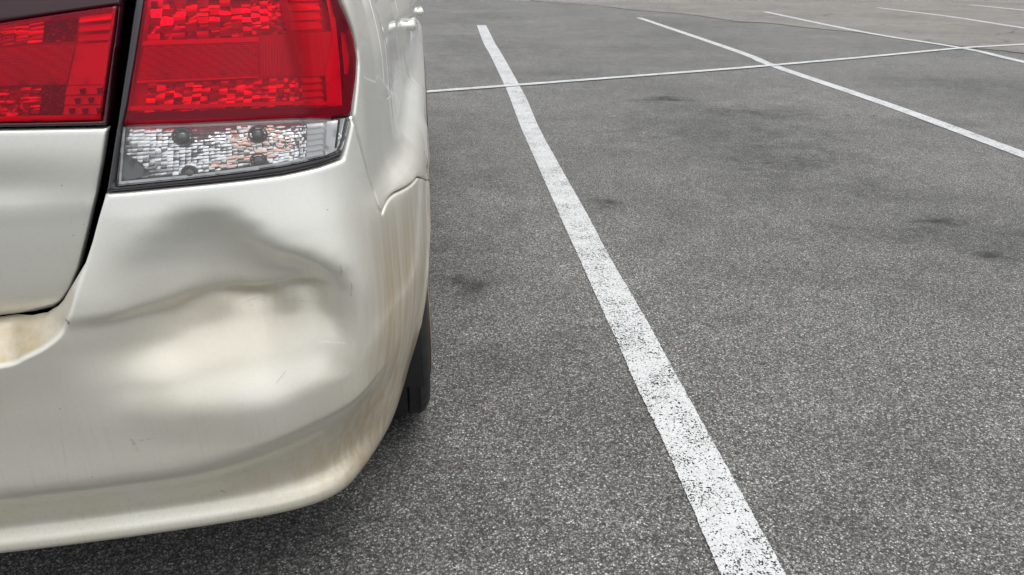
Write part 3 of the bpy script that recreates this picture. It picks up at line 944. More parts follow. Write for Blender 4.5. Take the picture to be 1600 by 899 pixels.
# ------------------------------------------------------------------ flank panels
def belt(c): return float(np.interp(c, [1.0, 1.5, 2.3, 3.2, 4.1, 4.8, 5.3, 5.5], [1.085, 1.065, 1.01, .975, .95, .90, .82, .78]))
def belt_run(c0, c1, n=12): return [(u_of_c(c), belt(c)) for c in np.linspace(c0, c1, n)]
door_edge = [(u_of_c(c), z) for c, z in catmull([(2.02, belt(2.02)), (2.03, .93), (2.10, .82), (2.22, .70), (2.285, .56), (2.30, .42), (2.31, .27)], 5)]
t_front = math.atan2(0.56 - 0.325, 2.285 - 1.85)
arch_top = arch_pts(WHEEL_R, ARCH, th, 0.0, 30)
quarter = lamp_right[3:-1] + [(lamp_right[-1][0], 1.082), ] + belt_run(1.08, 2.02, 14)[1:] + door_edge[1:-1] + [(UW + ARCH, .27), ] + [(UW + ARCH, .30)] + arch_top[::-1] + SQ[::-1][1:]
# fuel flap
fc = round_poly([(u_of_c(1.235), .885), (u_of_c(1.395), .872), (u_of_c(1.405), 1.035), (u_of_c(1.245), 1.045)], 0.03, 7)
quarter_poly = inset(densify(np.array(quarter), 0.006), 0.0015)
panel("quarter_panel", quarter_poly, PAINT, car, spacing=0.012, edge_r=0.0028, holes=[fc])
panel("fuel_flap", inset(fc, 0.0016), PAINT, car, spacing=0.012, edge_r=0.0025, flange=.006)
def mir(poly): return np.array([(-p[0], p[1]) for p in poly])[::-1]
panel("quarter_panel", mir(quarter_poly), PAINT, car, spacing=0.02, edge_r=0.0028, bstep=.012, rings=())
mid_edge = [(u_of_c(3.10), z) for z in np.linspace(belt(3.1), .27, 8)]
front_edge = [(u_of_c(c), z) for c, z in catmull([(3.98, belt(3.98)), (4.02, .8), (4.05, .6), (4.06, .4), (4.06, .27)], 4)]
rear_door = belt_run(2.02, 3.10, 14) + mid_edge[1:] + door_edge[::-1][:-1]
front_door = belt_run(3.10, 3.98, 10) + front_edge[1:] + mid_edge[::-1][:-1]
afr = [(u_of_c(WHEEL_F) + ARCH * math.cos(t), 0.325 + ARCH * math.sin(t)) for t in np.linspace(math.pi, 0.0, 28)]
fender = belt_run(3.98, 5.25, 10) + [(u_of_c(5.25), .60), (u_of_c(5.02), .55), (afr[-1][0], .42)] + afr[::-1][1:] + [(afr[0][0], .27)] + front_edge[::-1][:-1]
for nm, pl_ in (("rear_door", rear_door), ("front_door", front_door), ("front_fender", fender)):
    q = inset(densify(np.array(pl_), 0.012), 0.002)
    d_ = panel(nm, q, PAINT, car, spacing=0.024, edge_r=0.003, bstep=.012, rings=(0.002, .008))
    d2 = panel(nm, mir(q), PAINT, car, spacing=0.03, edge_r=0.003, bstep=.02, rings=())
    if nm == "rear_door": RD = (d_, d2)
    if nm == "front_door": FD = (d_, d2)
UEND = U_TOT
ff_ = [(u_of_c(5.25), belt(5.25)), (u_of_c(5.25), .60), (u_of_c(5.02), .55), (u_of_c(4.865), .42), (u_of_c(4.865), .22), (UEND, .22), (UEND, .72), (UEND - .3, .745)]
panel("front_bumper", inset(densify(np.array(ff_), .012), .002), PAINT, car, spacing=.03, rings=(), bstep=.02)
panel("front_bumper", mir(inset(densify(np.array(ff_), .012), .002)), PAINT, car, spacing=.03, rings=(), bstep=.02)

# door handles: a pull grip standing off a scooped cup
def handle(parent, c0, z0, side=1):
    u0 = u_of_c(c0)
    n, k = 22, 14
    vv, ff = [], []
    for i in range(n + 1):
        t = i / n
        uu = u0 + (t - .5) * 0.14
        e = min(t, 1 - t)
        w = 0.015 + 0.003 * math.sin(math.pi * t)
        lift = 0.027 * min(1, math.sin(math.pi * t) * 3.2) - 0.004
        th_ = 0.0085 if 0.12 < t < .88 else 0.013
        for j in range(k):
            a = 2 * math.pi * j / k
            P = shell(uu * side, z0 + w * math.sin(a) * (0.35 + .65 * min(1, e * 9)), lift - .006 + th_ * math.cos(a))
            vv.append(P)
    for i in range(n):
        for j in range(k):
            a, b = i * k + j, i * k + (j + 1) % k
            ff.append((a, b, b + k, a + k))
    ff.append(tuple(range(k))[::-1]); ff.append(tuple(n * k + j for j in range(k)))
    make_obj("door_handle", vv, ff, PAINT, parent)
for sd, i in ((1, 0), (-1, 1)):
    handle(RD[i], 2.29, .917, sd); handle(FD[i], 3.18, .895, sd)

# ------------------------------------------------------------------ rear deck, cabin, bonnet
def deck():
    us = np.r_[-np.linspace(u_of_c(1.5), 0, 60), np.linspace(0, u_of_c(1.5), 60)[1:]]
    fr = [0, .012, .03, .06, .12, .3, .6, 1.0]
    vv, ff = [], []
    n = len(us)
    for f in fr:
        for u in us:
            zt = belt(float(np.interp(abs(u), UG, pc))) if abs(u) > u_of_c(1.03) else 1.085
            p = shell(u, zt)
            tgt = np.array([-CENTRE + (p[0] + CENTRE) * .25, 1.46, 0])
            q = p + (tgt - p) * f; q[2] = p[2] + 0.028 * (1 - (1 - min(1, f * 4)) ** 2)
            vv.append(q)
    for i in range(len(fr) - 1):
        for j in range(n - 1):
            ff.append((i * n + j, i * n + j + 1, (i + 1) * n + j + 1, (i + 1) * n + j))
    make_obj("rear_deck", vv, ff, PAINT, car)
deck()
ST = [  # c, edge s, edge z, crown z
    (1.46, .24, 1.100, 1.115), (1.60, .26, 1.17, 1.19), (1.85, .27, 1.29, 1.315), (2.10, .275, 1.385, 1.42), (2.35, .275, 1.43, 1.475), (2.7, .27, 1.455, 1.505),
    (3.1, .27, 1.45, 1.505), (3.40, .275, 1.41, 1.47), (3.7, .27, 1.29, 1.335), (4.0, .25, 1.14, 1.175), (4.25, .22, 1.00, 1.04), (4.5, .20, .965, 1.01),
    (4.9, .20, .92, .965), (5.25, .22, .85, .90), (5.46, .36, .79, .82)]
NV, NC = 7, 9
rows = []
for (c, se, ze, zc) in ST:
    zb = belt(min(c, 5.4)); P0 = shell(u_of_c(min(c, 5.3)), zb); sb = -P0[0]
    row = [(sb, zb - .004), (sb + .02, zb + .008), (sb + .04, zb + .014)]
    ex_ = max(ze, zb + .02)
    for k in range(1, NV + 1):
        t = k / NV
        row.append((sb + .04 + (se - sb - .04) * (t ** 1.25), zb + .014 + (ex_ - zb - .014) * t))
    for k in range(1, NC + 1):
        t = k / NC
        row.append((se + (CENTRE - se) * t, ex_ + (zc - ex_) * (1 - (1 - t) ** 2)))
    rows.append([(c, s_, z_) for s_, z_ in row])
ncol = len(rows[0])
E = 2 + NV
G_ = np.array(rows)
def loft(name, i0, i1, j0, j1, mat, parent=car, both=True, out=0.0):
    if j1 <= E:
        loft_side(name, i0, i1, j0, j1, mat, parent, (1,)); return loft_side(name, i0, i1, j0, j1, mat, parent, (-1,))
    return loft_side(name, i0, i1, j0, j1, mat, parent, (1, -1))
def loft_side(name, i0, i1, j0, j1, mat, parent, sides, out=0.0):
    vv, ff = [], []
    sub = 4
    ci = np.linspace(i0, i1, (i1 - i0) * sub + 1)
    idx = np.arange(len(ST))
    grid = []
    for q in ci:
        grid.append([[float(pchip(idx, G_[:, j, k], q)) for k in range(3)] for j in range(j0, j1 + 1)])
    grid = np.array(grid)
    m_, n_ = grid.shape[:2]
    for sgn in sides:
        base = len(vv)
        for i in range(m_):
            for j in range(n_):
                c, s_, z_ = grid[i, j]
                s_ = s_ - out
                vv.append((-s_ if sgn > 0 else -(2 * CENTRE - s_), c, z_ + out * .5))
        for i in range(m_ - 1):
            for j in range(n_ - 1):
                a, b, c2, d2 = base + i * n_ + j, base + (i + 1) * n_ + j, base + (i + 1) * n_ + j + 1, base + i * n_ + j + 1
                ff.append((a, b, c2, d2) if sgn < 0 else (a, d2, c2, b))
    return make_obj(name, vv, ff, mat, parent)
M_GLASS = simple("tinted_glass", (0.012, 0.014, 0.014), 0.03, spec=0.7, coat=0.5)
loft("shoulder", 0, 10, 0, 2, PAINT)
loft("rear_pillar", 0, 3, 2, E, PAINT)
loft("side_window", 3, 6, 2, E - 1, M_GLASS)
loft("side_window", 6, 9, 2, E - 1, M_GLASS)
loft("front_pillar", 9, 10, 2, E, PAINT)
loft("roof_rail", 3, 9, E - 1, E, PAINT)
loft("rear_window", 0, 3, E, ncol - 1, M_GLASS)
loft("roof", 3, 7, E, ncol - 1, PAINT)
loft("windscreen", 7, 10, E, ncol - 1, M_GLASS)
loft("hood", 10, 14, 0, ncol - 1, PAINT)
# centre window pillar strips
for sgn in (0, 1):
    pass

# dark inner walls, wheel wells and floor: what the gaps look into
def extrude(name, path, z0, z1, mat, parent):
    vv, ff = [], []
    for c, s in path: vv += [(-s, c, z0), (-s, c, z1)]
    for i in range(len(path) - 1): ff.append((2 * i, 2 * i + 1, 2 * i + 3, 2 * i + 2))
    return make_obj(name, vv, ff, mat, parent, shade=False)
half_p = [(1.075, .90), (1.085, .45), (1.11, .28), (1.16, .22), (1.25, .17), (1.32, .165), (1.32, .38), (2.18, .38), (2.18, .13), (4.05, .13), (4.05, .40), (4.92, .40), (4.92, .2), (5.2, .35), (5.35, .6), (5.4, .9)]
path = half_p + [(c, 1.8 - s) for c, s in half_p[::-1]][1:]
extrude("inner_body", half_p[:8] + [(2.18, .90)], .275, 1.0, M_GAP, car)
extrude("inner_body", [(c, 1.8 - s) for c, s in half_p[:8]] + [(2.18, .90)], .275, 1.0, M_GAP, car)
extrude("inner_body", half_p[7:] + [(c, 1.8 - s) for c, s in half_p[7:][::-1]][1:], .275, .70, M_GAP, car)
vv = [(-s, c, .262) for c, s in path]
res = delaunay_2d_cdt([Vector((a, b)) for a, b, _ in vv], [], [list(range(len(vv)))], 1, 1e-6)
make_obj("underbody", [(v.x, v.y, .262) for v in res[0]], res[2], M_GAP, car, shade=False)
for wc in (WHEEL_R, WHEEL_F):
    for side in (0, 1):
        vv, ff = [], []
        for i, t in enumerate(np.linspace(-.15, math.pi + .15, 25)):
            for s in (.035, .40):
                ss = s if not side else 1.8 - s
                rr = ARCH + .012
                vv.append((-ss, wc + rr * math.cos(t), .325 + rr * math.sin(t)))
            if i: ff.append((2 * i - 2, 2 * i - 1, 2 * i + 1, 2 * i))
        make_obj("wheel_liner", vv, ff, M_BLACK, car)

# ------------------------------------------------------------------ wheels
def lathe_mesh(prof, n, axis_s0, close=False):
    """prof: (s, r) pairs around the axle"""
    vv, ff = [], []
    k = len(prof)
    for i in range(n):
        t = 2 * math.pi * i / n
        for s, r in prof: vv.append((-s, r * math.cos(t), r * math.sin(t)))
    for i in range(n):
        i2 = (i + 1) % n
        for j in range(k - 1 + (1 if close else 0)):
            j2 = (j + 1) % k
            ff.append((i * k + j, i2 * k + j, i2 * k + j2, i * k + j2))
    return vv, ff
M_RIM = NT("bronze_dusty_alloy")
_n = M_RIM.noise(M_RIM.coord(), 30, 4)
M_RIM.principled(Base_Color=M_RIM.mix(_n, (0.30, 0.22, 0.13), (0.50, 0.40, 0.27)), Metallic=0.75, Roughness=0.36)
M_RIM = M_RIM.mat
def make_wheel():
    w = bpy.data.objects.new("wheel", None); COL.objects.link(w); w.parent = car
    R0, RI = 0.322, 0.222
    half_w = .108
    prof = []
    # outer sidewall (s=0 outside), crown with grooves, inner sidewall
    side = [(.012, RI), (.004, RI + .004), (.000, RI + .016), (-.004, RI + .030), (-.003, RI + .032), (-.006, RI + .048), (-.004, RI + .070), (.004, RI + .084), (.012, RI + .092), (.020, R0 - .003)]
    prof += side
    xs = np.linspace(.026, .19, 24)
    for i, x in enumerate(xs):
        b = (x - .108) / .09
        r = R0 - .006 * b * b
        gro = (i % 6 == 3)
        prof += [(x - .001, r if not gro else r), (x, r - (.008 if gro else 0))] if gro else [(x, r)]
    prof += [(.216 - s, r) for s, r in side[::-1]]
    n = 144
    vv, ff = lathe_mesh(prof, n, 0)
    k = len(prof)
    vv = [list(v) for v in vv]
    # lateral sipes on the shoulders
    for i in range(n):
        if i % 4 == 0:
            for j in range(k):
                s, r = prof[j]
                if r > R0 - .012 and (s < .062 or s > .155):
                    f = (r - .004) / r
                    vv[i * k + j][1] *= f; vv[i * k + j][2] *= f
    t = make_obj("tyre", vv, ff, M_RUBBER, w); sharp_by_angle(t, 35)
    barrel = [(.010, RI + .004), (.004, RI + .006), (.002, RI), (.012, RI - .008), (.02, RI - .016), (.10, RI - .03), (.20, RI - .012), (.208, RI + .004)]
    vv, ff = lathe_mesh(barrel, 72, 0)
    # five split spokes and a hub
    def spoke(a):
        base = len(vv)
        sec = [(.045, .055, .060, .016), (.10, .040, .060, .014), (.16, .030, .052, .013), (.205, .020, .046, .014)]
        for (r, s, dp, hw) in sec:
            for (ds, dw) in ((0, -hw), (-.006, 0), (0, hw), (dp * .5, hw * .8), (dp * .5, -hw * .8)):
                y, z = r, dw
                vv.append((-(s + ds), y * math.cos(a) - z * math.sin(a), y * math.sin(a) + z * math.cos(a)))
        for i in range(3):
            for j in range(5):
                ff.append((base + i * 5 + j, base + i * 5 + (j + 1) % 5, base + i * 5 + 5 + (j + 1) % 5, base + i * 5 + 5 + j))
    for i in range(5):
        for dlt in (-.13, .13): spoke(2 * math.pi * i / 5 + dlt + .3)
    b0 = len(vv)
    hub = [(.030, .0), (.030, .028), (.036, .036), (.045, .070), (.07, .075)]
    hv, hf = lathe_mesh(hub, 36, 0)
    vv += hv; ff += [tuple(i + b0 for i in f) for f in hf]
    vv = [(v[0] + .016, v[1], v[2]) for v in vv]
    o = make_obj("rim", vv, ff, M_RIM, w); sharp_by_angle(o, 40)
    cv, cf = lathe_mesh([(.09, .0), (.09, .14), (.10, .15), (.11, .14)], 48, 0)
    make_obj("brake_disc", cv, cf, simple("iron", (.12, .10, .09), .5, metal=.8), w)
    return w
w0 = make_wheel()
def put(w, c, s, flip=False, steer=0):
    w.location = (-s, c, .322); w.rotation_euler = (0, 0, (math.pi if flip else 0) + steer)
put(w0, WHEEL_R, .046, steer=R(4.0))
def copy_wheel():
    r = w0.copy(); COL.objects.link(r); r.parent = car
    for ch in list(w0.children):
        c = ch.copy(); COL.objects.link(c); c.parent = r
    return r
put(copy_wheel(), WHEEL_F, .018)
put(copy_wheel(), WHEEL_R, 1.77, True); put(copy_wheel(), WHEEL_F, 1.78, True)

# ------------------------------------------------------------------ lamps
def lens_mat(name, tint, gloss_tint=(1, 1, 1), rough=0.02, haze=0.0, bump=None):
    m = NT(name)
    tr = m.n("ShaderNodeBsdfTransparent"); m.set(tr.inputs[0], tint)
    gl_ = m.n("ShaderNodeBsdfGlossy"); gl_.inputs['Roughness'].default_value = rough
    df = m.n("ShaderNodeBsdfDiffuse"); m.set(df.inputs[0], tuple(min(1, t * .9 + .002) for t in tint))
    m1 = m.n("ShaderNodeMixShader"); m1.inputs[0].default_value = haze
    m.set(m1.inputs[1], tr.outputs[0]); m.set(m1.inputs[2], df.outputs[0])
    fr = m.n("ShaderNodeFresnel"); fr.inputs['IOR'].default_value = 1.33
    if bump:
        nb = m.bump(m.noise(m.coord(), bump[0], 2), bump[1]); m.set(fr.inputs['Normal'], nb); m.set(gl_.inputs['Normal'], nb)
    m2 = m.n("ShaderNodeMixShader")
    m.set(m2.inputs[0], fr.outputs[0]); m.set(m2.inputs[1], m1.outputs[0]); m.set(m2.inputs[2], gl_.outputs[0])
    m.t.links.new(m2.outputs[0], m.out.inputs['Surface'])
    return m.mat
M_RED = lens_mat("red_lens", (1.0, 0.003, 0.075), haze=0.10)
M_CLEAR = lens_mat("clear_lens", (0.96, 0.97, 0.97), haze=0.06)
M_MAROON = simple("maroon_trim", (0.030, 0.006, 0.011), 0.2, coat=0.4)
M_CHROME = simple("lamp_chrome", (0.88, 0.88, 0.88), 0.16, metal=0.85)
M_SILVER = simple("lamp_silver", (0.90, 0.90, 0.90), 0.24, metal=0.9)
M_SHADE = simple("lamp_grey", (0.16, 0.16, 0.165), 0.35, metal=0.4)
M_SATIN = simple("lamp_satin", (0.80, 0.80, 0.80), 0.45, metal=0.2)
M_WHITE = simple("lamp_white", (0.93, 0.93, 0.92), 0.4)
M_DARKIN = simple("lamp_dark_plastic", (0.05, 0.048, 0.05), 0.4)
M_AMBER = simple("amber_facets", (0.84, 0.56, 0.46), 0.2, metal=0.9)
M_BULB = simple("bulb_grey", (0.10, 0.088, 0.084), 0.12, coat=1.0)
def reflex_mat():
    m = NT("reflex_prisms")
    P = m.coord()
    v = m.voronoi(P, 420, rand=0.0)
    c = m.mix(m.rng(v.outputs['Distance'], 0.2, 0.55), (0.85, 0.85, 0.85), (0.50, 0.50, 0.50))
    m.principled(Base_Color=c, Roughness=0.35, Metallic=0.0, Normal=m.bump(v.outputs['Distance'], 0.0015, 1.0))
    return m.mat
M_REFLEX = reflex_mat()

def quad_uz(px4, extra, off=None):
    return [at(*p, extra=extra, off=off) for p in px4]

def facets(name, px4, nx, ny, extra, mat, parent, tilt=0.3, dome=0.25, off=None, relief=0.0, skip=0.0, grow=1.0, bias=0.25, check=0.0, fade=0.0):
    """a moulded reflector block: nx by ny separate tilted and domed facets. px4 = top-left, top-right, bottom-right, bottom-left"""
    q = quad_uz(px4, extra, off)
    tl_, tr_, br_, bl_ = q
    vv, ff = [], []
    def bil(a, b): return (1 - a) * (1 - b) * tl_ + a * (1 - b) * tr_ + a * b * br_ + (1 - a) * b * bl_
    W = np.linalg.norm(tr_ - tl_) / nx; Hh = np.linalg.norm(bl_ - tl_) / ny
    for i in range(nx):
        for j in range(ny):
            if RNG.random() < skip: continue
            base = len(vv)
            tx, tz = RNG.normal(0, tilt), RNG.normal(bias + (check if (i + j) % 2 else -check) - fade * (j / ny - .4) - fade * .5 * math.cos(i / nx * 5), tilt)
            dm = dome * (0.5 + RNG.random()) * min(W, Hh)
            lift = RNG.uniform(-relief, relief)
            for b in range(4):
                for a in range(4):
                    aa, bb = a / 3, b / 3
                    p = bil((i + .5 + (aa - .5) * grow) / nx, (j + .5 + (bb - .5) * grow) / ny)
                    r2 = ((aa - .5) ** 2 + (bb - .5) ** 2) * 2
                    dz = (aa - .5) * W * tx + (bb - .5) * Hh * tz + dm * (1 - r2) + lift
                    of = None if off is None else off(p[0], p[1])
                    vv.append(shell(p[0], p[1], extra + dz, of))
            for b in range(3):
                for a in range(3):
                    k = base + b * 4 + a
                    ff.append((k, k + 1, k + 5, k + 4))
    o = make_obj(name, vv, ff, mat, parent)
    return o

def plate(name, pxs, extra, mat, parent, off=None, edge_r=0.0, flange=0.0, spacing=.012):
    poly = np.array([at(*p, extra=extra, off=off) for p in pxs])
    return panel(name, poly, mat, parent, spacing=spacing, edge_r=edge_r, flange=flange, extra=extra, off_fn=off, rings=() if edge_r == 0 else (.001, .0025))

def slab(name, px4, n, extra, mat, parent, off=None, horizontal=True, ratio=.62, raise_=0.006):
    """rows of raised ribs inside one block"""
    q = quad_uz(px4, extra, off); tl_, tr_, br_, bl_ = q
    vv, ff = [], []
    def bil(a, b): return (1 - a) * (1 - b) * tl_ + a * (1 - b) * tr_ + a * b * br_ + (1 - a) * b * bl_
    m_ = 8
    for j in range(n):
        b0 = (j + (1 - ratio) / 2) / n; b1 = (j + 1 - (1 - ratio) / 2) / n
        prof = [(b0, -raise_), (b0 + .04 / n, -raise_ * .75), ((b0 + b1) / 2, -raise_ * .3), (b1 - .05 / n, 0), (b1, -raise_)]
        base = len(vv)
        for i in range(m_ + 1):
            for (b, l) in prof:
                p = bil(i / m_, b) if horizontal else bil(b, i / m_)
                of = None if off is None else off(p[0], p[1])
                vv.append(shell(p[0], p[1], extra + l, of))
        for i in range(m_):
            for k in range(4):
                a = base + i * 5 + k
                ff.append((a, a + 5, a + 6, a + 1))
    o = make_obj(name, vv, ff, mat, parent); sharp_by_angle(o, 30)
    return o

# --- outer lamp (on the body corner)
lamp = bpy.data.objects.new("tail_lamp", None); COL.objects.link(lamp); lamp.parent = car
outer_poly = np.array(lamp_low + lamp_right[1:-1] + [(lamp_right[-2][0] - .012, 1.072)] + A((215, -14)) + lamp_left[:-1])
outer_poly = inset(densify(outer_poly, .006), .0015)
red_px = [(192, 197), (300, 193), (420, 187), (549, 180), (553, 150), (557.5, 115), (558, 88), (553, 60), (543, 30), (531, 4), (523, -12), (228, -14), (221, 30), (210, 100), (199, 165)]
clr_px = [(192, 199), (300, 195), (420, 189), (549, 182), (543, 210), (536, 236), (515, 245), (440, 261), (380, 270), (300, 280), (180, 292)]
EX = -0.0005
red_poly = np.array([at(*p) for p in red_px]); clr_poly = np.array([at(*p) for p in clr_px])
hole = np.array([at(*p) for p in clr_px[4:] + red_px[:0:-1][::1][::-1][::-1] ]) if False else None
hole_px = [(180, 292), (192, 198), (199, 165), (210, 100), (221, 30), (228, -14), (523, -12), (531, 4), (543, 30), (553, 60), (558, 88), (557.5, 115), (553, 150), (549, 181), (543, 210), (536, 236), (515, 245), (440, 261), (380, 270), (300, 280)]
hole_poly = np.array([at(*p) for p in hole_px])
panel("gasket", outer_poly, M_TRIM, lamp, spacing=.01, edge_r=.003, flange=.03, holes=[hole_poly], extra=-.003, bstep=.005, rings=(.0012, .003))
panel("red_lens", red_poly, M_RED, lamp, spacing=.012, edge_r=.0025, flange=.010, bstep=.006)
panel("clear_lens", clr_poly, M_CLEAR, lamp, spacing=.012, edge_r=.0025, flange=.008, bstep=.006)
D0 = -.018
plate("reflector_housing", [(186, 300), (205, 100), (222, -30), (535, -30), (548, 60), (552, 110), (545, 180), (532, 245), (440, 268), (300, 288)], D0 - .012, M_SATIN, lamp)
# red chamber
plate("reflector", [(226, -10), (220, 20), (196, 175), (530, 168), (526, 100), (515, 0), (510, -12)], D0 - .006, M_SATIN, lamp)
facets("reflector", [(236, 2), (376, -2), (380, 57), (230, 66)], 8, 5, D0, M_CHROME, lamp, tilt=.14, dome=.06, bias=.15, check=.5)
facets("reflector", [(376, -8), (440, -8), (452, 52), (380, 56)], 7, 9, D0, M_CHROME, lamp, tilt=.22, dome=.15, bias=.1, check=.4)
slab("light_bars", [(430, -12), (498, -12), (504, 46), (456, 50)], 4, D0 + .004, M_WHITE, lamp, ratio=.86)
plate("reflex_panel", [(226, 68), (401, 62), (404, 119), (214, 126)], -.010, M_REFLEX, lamp)
slab("reflex_frame", [(222, 64), (404, 58), (404, 66), (221, 72)], 1, -.008, M_WHITE, lamp, ratio=.9)
slab("reflex_frame", [(214, 124), (404, 116), (404, 122), (213, 131)], 1, -.008, M_WHITE, lamp, ratio=.9)
slab("flute_panel", [(406, 56), (526, 48), (530, 116), (406, 120)], 34, -.011, M_SATIN, lamp, horizontal=False, ratio=.75, raise_=.002)
facets("reflector", [(232, 131), (470, 122), (474, 166), (226, 176)], 20, 6, D0 + .004, M_CHROME, lamp, tilt=.2, dome=.10, bias=.15, check=.3, fade=.3)
slab("light_bars", [(472, 121), (503, 119), (508, 163), (474, 166)], 4, D0 + .010, M_WHITE, lamp, ratio=.66)
plate("light_guide", [(513, -10), (508, -10), (520, 60), (508, 118), (511, 166), (535, 165), (531, 100), (524, 30)], -.010, M_WHITE, lamp)
plate("light_guide", [(200, 166), (360, 161), (530, 157), (530, 162), (360, 167), (199, 173)], -.008, M_WHITE, lamp)
plate("light_guide", [(224, -10), (229, -10), (204, 165), (198, 168)], -.008, M_WHITE, lamp)
plate("dark_band", [(196, 178), (360, 170), (549, 163), (549, 175), (360, 184), (194, 190)], -.006, M_DARKIN, lamp)
plate("wrap_shade", [(513, -12), (534, 48), (557, 50), (556, 30), (538, -12)], -.006, M_GAP, lamp)
plate("wrap_marker", [(532, 50), (538, 116), (557, 114), (558, 80), (556, 50)], -.012, M_SATIN, lamp)
plate("wrap_shade", [(537, 118), (540, 176), (550, 175), (557, 116)], -.008, M_DARKIN, lamp)
# clear chamber
facets("reflector", [(198, 202), (370, 197), (372, 262), (192, 283)], 19, 13, D0 + .002, M_SILVER, lamp, tilt=.17, dome=.20, bias=.22, fade=.75)
facets("reflector", [(370, 197), (478, 193), (478, 250), (372, 262)], 13, 11, D0 + .002, M_SILVER, lamp, tilt=.17, dome=.20, bias=.30, fade=.5)
facets("amber_reflector", [(345, 198), (445, 195), (462, 235), (370, 240)], 10, 9, D0 + .0042, M_AMBER, lamp, tilt=.16, dome=.20, skip=.5)
facets("amber_reflector", [(330, 248), (430, 236), (430, 254), (330, 266)], 8, 4, D0 + .0042, M_AMBER, lamp, tilt=.16, dome=.20, skip=.6)
plate("dark_corner", [(190, 238), (205, 247), (224, 262), (236, 274), (186, 284)], D0 + .006, M_SHADE, lamp)
plate("light_block", [(480, 194), (517, 190), (512, 242), (478, 249)], D0 + .010, M_SATIN, lamp)
slab("light_block", [(481, 194), (508, 191), (505, 243), (479, 248)], 6, D0 + .016, M_WHITE, lamp, ratio=.74)
plate("light_block", [(511, 190), (528, 188), (522, 236), (508, 243)], D0 + .016, M_WHITE, lamp)
plate("chamber_rim", [(186, 284), (300, 273), (440, 254), (510, 239), (530, 228), (532, 233), (513, 245), (440, 259), (300, 279), (185, 290)], -.010, M_WHITE, lamp)
plate("chamber_rim", [(196, 200), (193, 200), (185, 288), (189, 287)], -.010, M_WHITE, lamp)
plate("chamber_rim", [(532, 186), (545, 184), (541, 208), (533, 232), (526, 232)], -.008, M_CHROME, lamp)
def bulb_or_reflection(px, py, r, dep):
    uz = at(px, py, extra=D0 + .006)
    n = 28
    vv, ff = [], []
    prof = [(1.0, -.004), (1.0, dep * .5), (.94, dep * .7), (.84, dep * .5), (.80, -.002), (.66, -.002), (.62, dep * .6), (.46, dep), (.2, dep * 1.25), (.0, dep * 1.3)]
    for (q, l) in prof:
        for j in range(n):
            a = 2 * math.pi * j / n
            vv.append(shell(uz[0] + r * q * math.cos(a), uz[1] + r * .82 * q * math.sin(a), D0 + .006 + l))
    for i in range(len(prof) - 1):
        for j in range(n):
            a, b = i * n + j, i * n + (j + 1) % n
            ff.append((a, b, b + n, a + n))
    make_obj("bulb_or_reflection", vv, ff, M_BULB, lamp)
bulb_or_reflection(285, 213, .0135, .005); bulb_or_reflection(403, 210, .0135, .005); bulb_or_reflection(296, 270, .011, .002); bulb_or_reflection(404, 251, .012, .002)  # last two are modelled reflections of the upper pair, not separate bulbs

# --- inner lamp (on the boot lid)
def il(*p): return list(p)
lamp2 = bpy.data.objects.new("tail_lamp", None); COL.objects.link(lamp2); lamp2.parent = car
red2_px = [(183, 9), (180, 40), (170, 105), (158, 188), (60, 190), (0, 191), (-98, 193), (-108, 150), (-116, 52), (0, 36), (100, 21)]
red2 = np.array([at(*p, off=lid_off) for p in red2_px])
in_poly = inset(densify(in_lamp_poly, .006), .001)
panel("lamp_housing", in_poly, M_MAROON, lamp2, spacing=.01, edge_r=.003, flange=.03, holes=[inset(densify(red2, .006), -.001)], extra=-.001, off_fn=lid_off, bstep=.005, rings=(.0012, .003))
panel("red_lens", red2, M_RED, lamp2, spacing=.012, edge_r=.0022, flange=.010, off_fn=lid_off, bstep=.006)
plate("reflector_housing", [(186, 0), (160, 196), (-110, 200), (-120, 40)], D0 - .010, M_DARKIN, lamp2, off=lid_off)
plate("reflector", [(180, 12), (156, 186), (-100, 190), (-112, 55), (0, 40)], D0 - .004, M_SATIN, lamp2, off=lid_off)
facets("reflector", [(-90, 60), (70, 34), (66, 66), (-90, 78)], 7, 8, D0 + .004, M_CHROME, lamp2, tilt=.2, dome=.15, bias=.15, check=.35, off=lid_off)
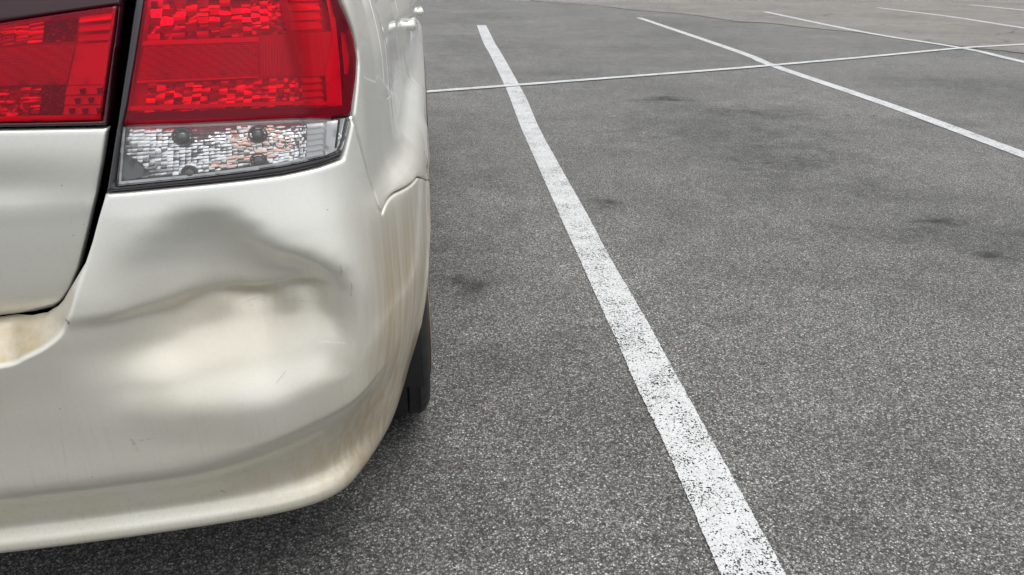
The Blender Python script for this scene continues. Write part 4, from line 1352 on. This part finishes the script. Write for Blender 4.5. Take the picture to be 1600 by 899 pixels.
facets("reflector", [(70, 34), (122, 27), (118, 64), (66, 66)], 7, 7, D0 + .002, M_BULB, lamp2, tilt=.6, dome=.3, off=lid_off)
facets("reflector", [(-90, 138), (66, 134), (62, 180), (-90, 184)], 9, 7, D0 + .004, M_CHROME, lamp2, tilt=.55, dome=.3, off=lid_off)
facets("reflector", [(66, 134), (102, 133), (98, 180), (62, 180)], 7, 8, D0 + .002, M_BULB, lamp2, tilt=.6, dome=.3, off=lid_off)
plate("reflex_panel", [(-90, 82), (118, 68), (104, 132), (-90, 136)], -.010, M_REFLEX, lamp2, off=lid_off)
plate("flute_panel", [(120, 70), (170, 66), (164, 132), (106, 133)], -.009, M_WHITE, lamp2, off=lid_off)
slab("light_bars", [(124, 24), (175, 18), (170, 66), (121, 68)], 3, D0 + .012, M_WHITE, lamp2, off=lid_off, ratio=.66)
slab("light_bars", [(104, 134), (160, 133), (156, 180), (98, 181)], 3, D0 + .012, M_WHITE, lamp2, off=lid_off, ratio=.9)
for (bx, by) in ((124, 139), (151, 138), (116, 154), (137, 153), (107, 170), (128, 170), (150, 169)):
    plate("light_step", [(bx, by), (bx + 11, by - 1), (bx + 9, by + 8), (bx + 2, by + 9)], D0 + .015, M_DARKIN, lamp2, off=lid_off)
plate("light_guide", [(176, 14), (181, 13), (157, 186), (151, 186)], -.012, M_WHITE, lamp2, off=lid_off)
plate("light_guide", [(-100, 184), (60, 181), (152, 180), (152, 186), (60, 187), (-100, 190)], -.012, M_WHITE, lamp2, off=lid_off)
plate("light_guide", [(-110, 56), (0, 40), (80, 27), (80, 31), (0, 45), (-110, 61)], -.012, M_WHITE, lamp2, off=lid_off)

# the same lamps on the left side of the car: mirrored copies of the outer shapes
for src, grp in ((lamp, outer_poly), (lamp2, in_poly)):
    r = bpy.data.objects.new("tail_lamp", None); COL.objects.link(r); r.parent = car
    r.location = (-2 * CENTRE, 0, 0); r.scale = (-1, 1, 1)
    for ch in list(src.children):
        c = ch.copy(); COL.objects.link(c); c.parent = r
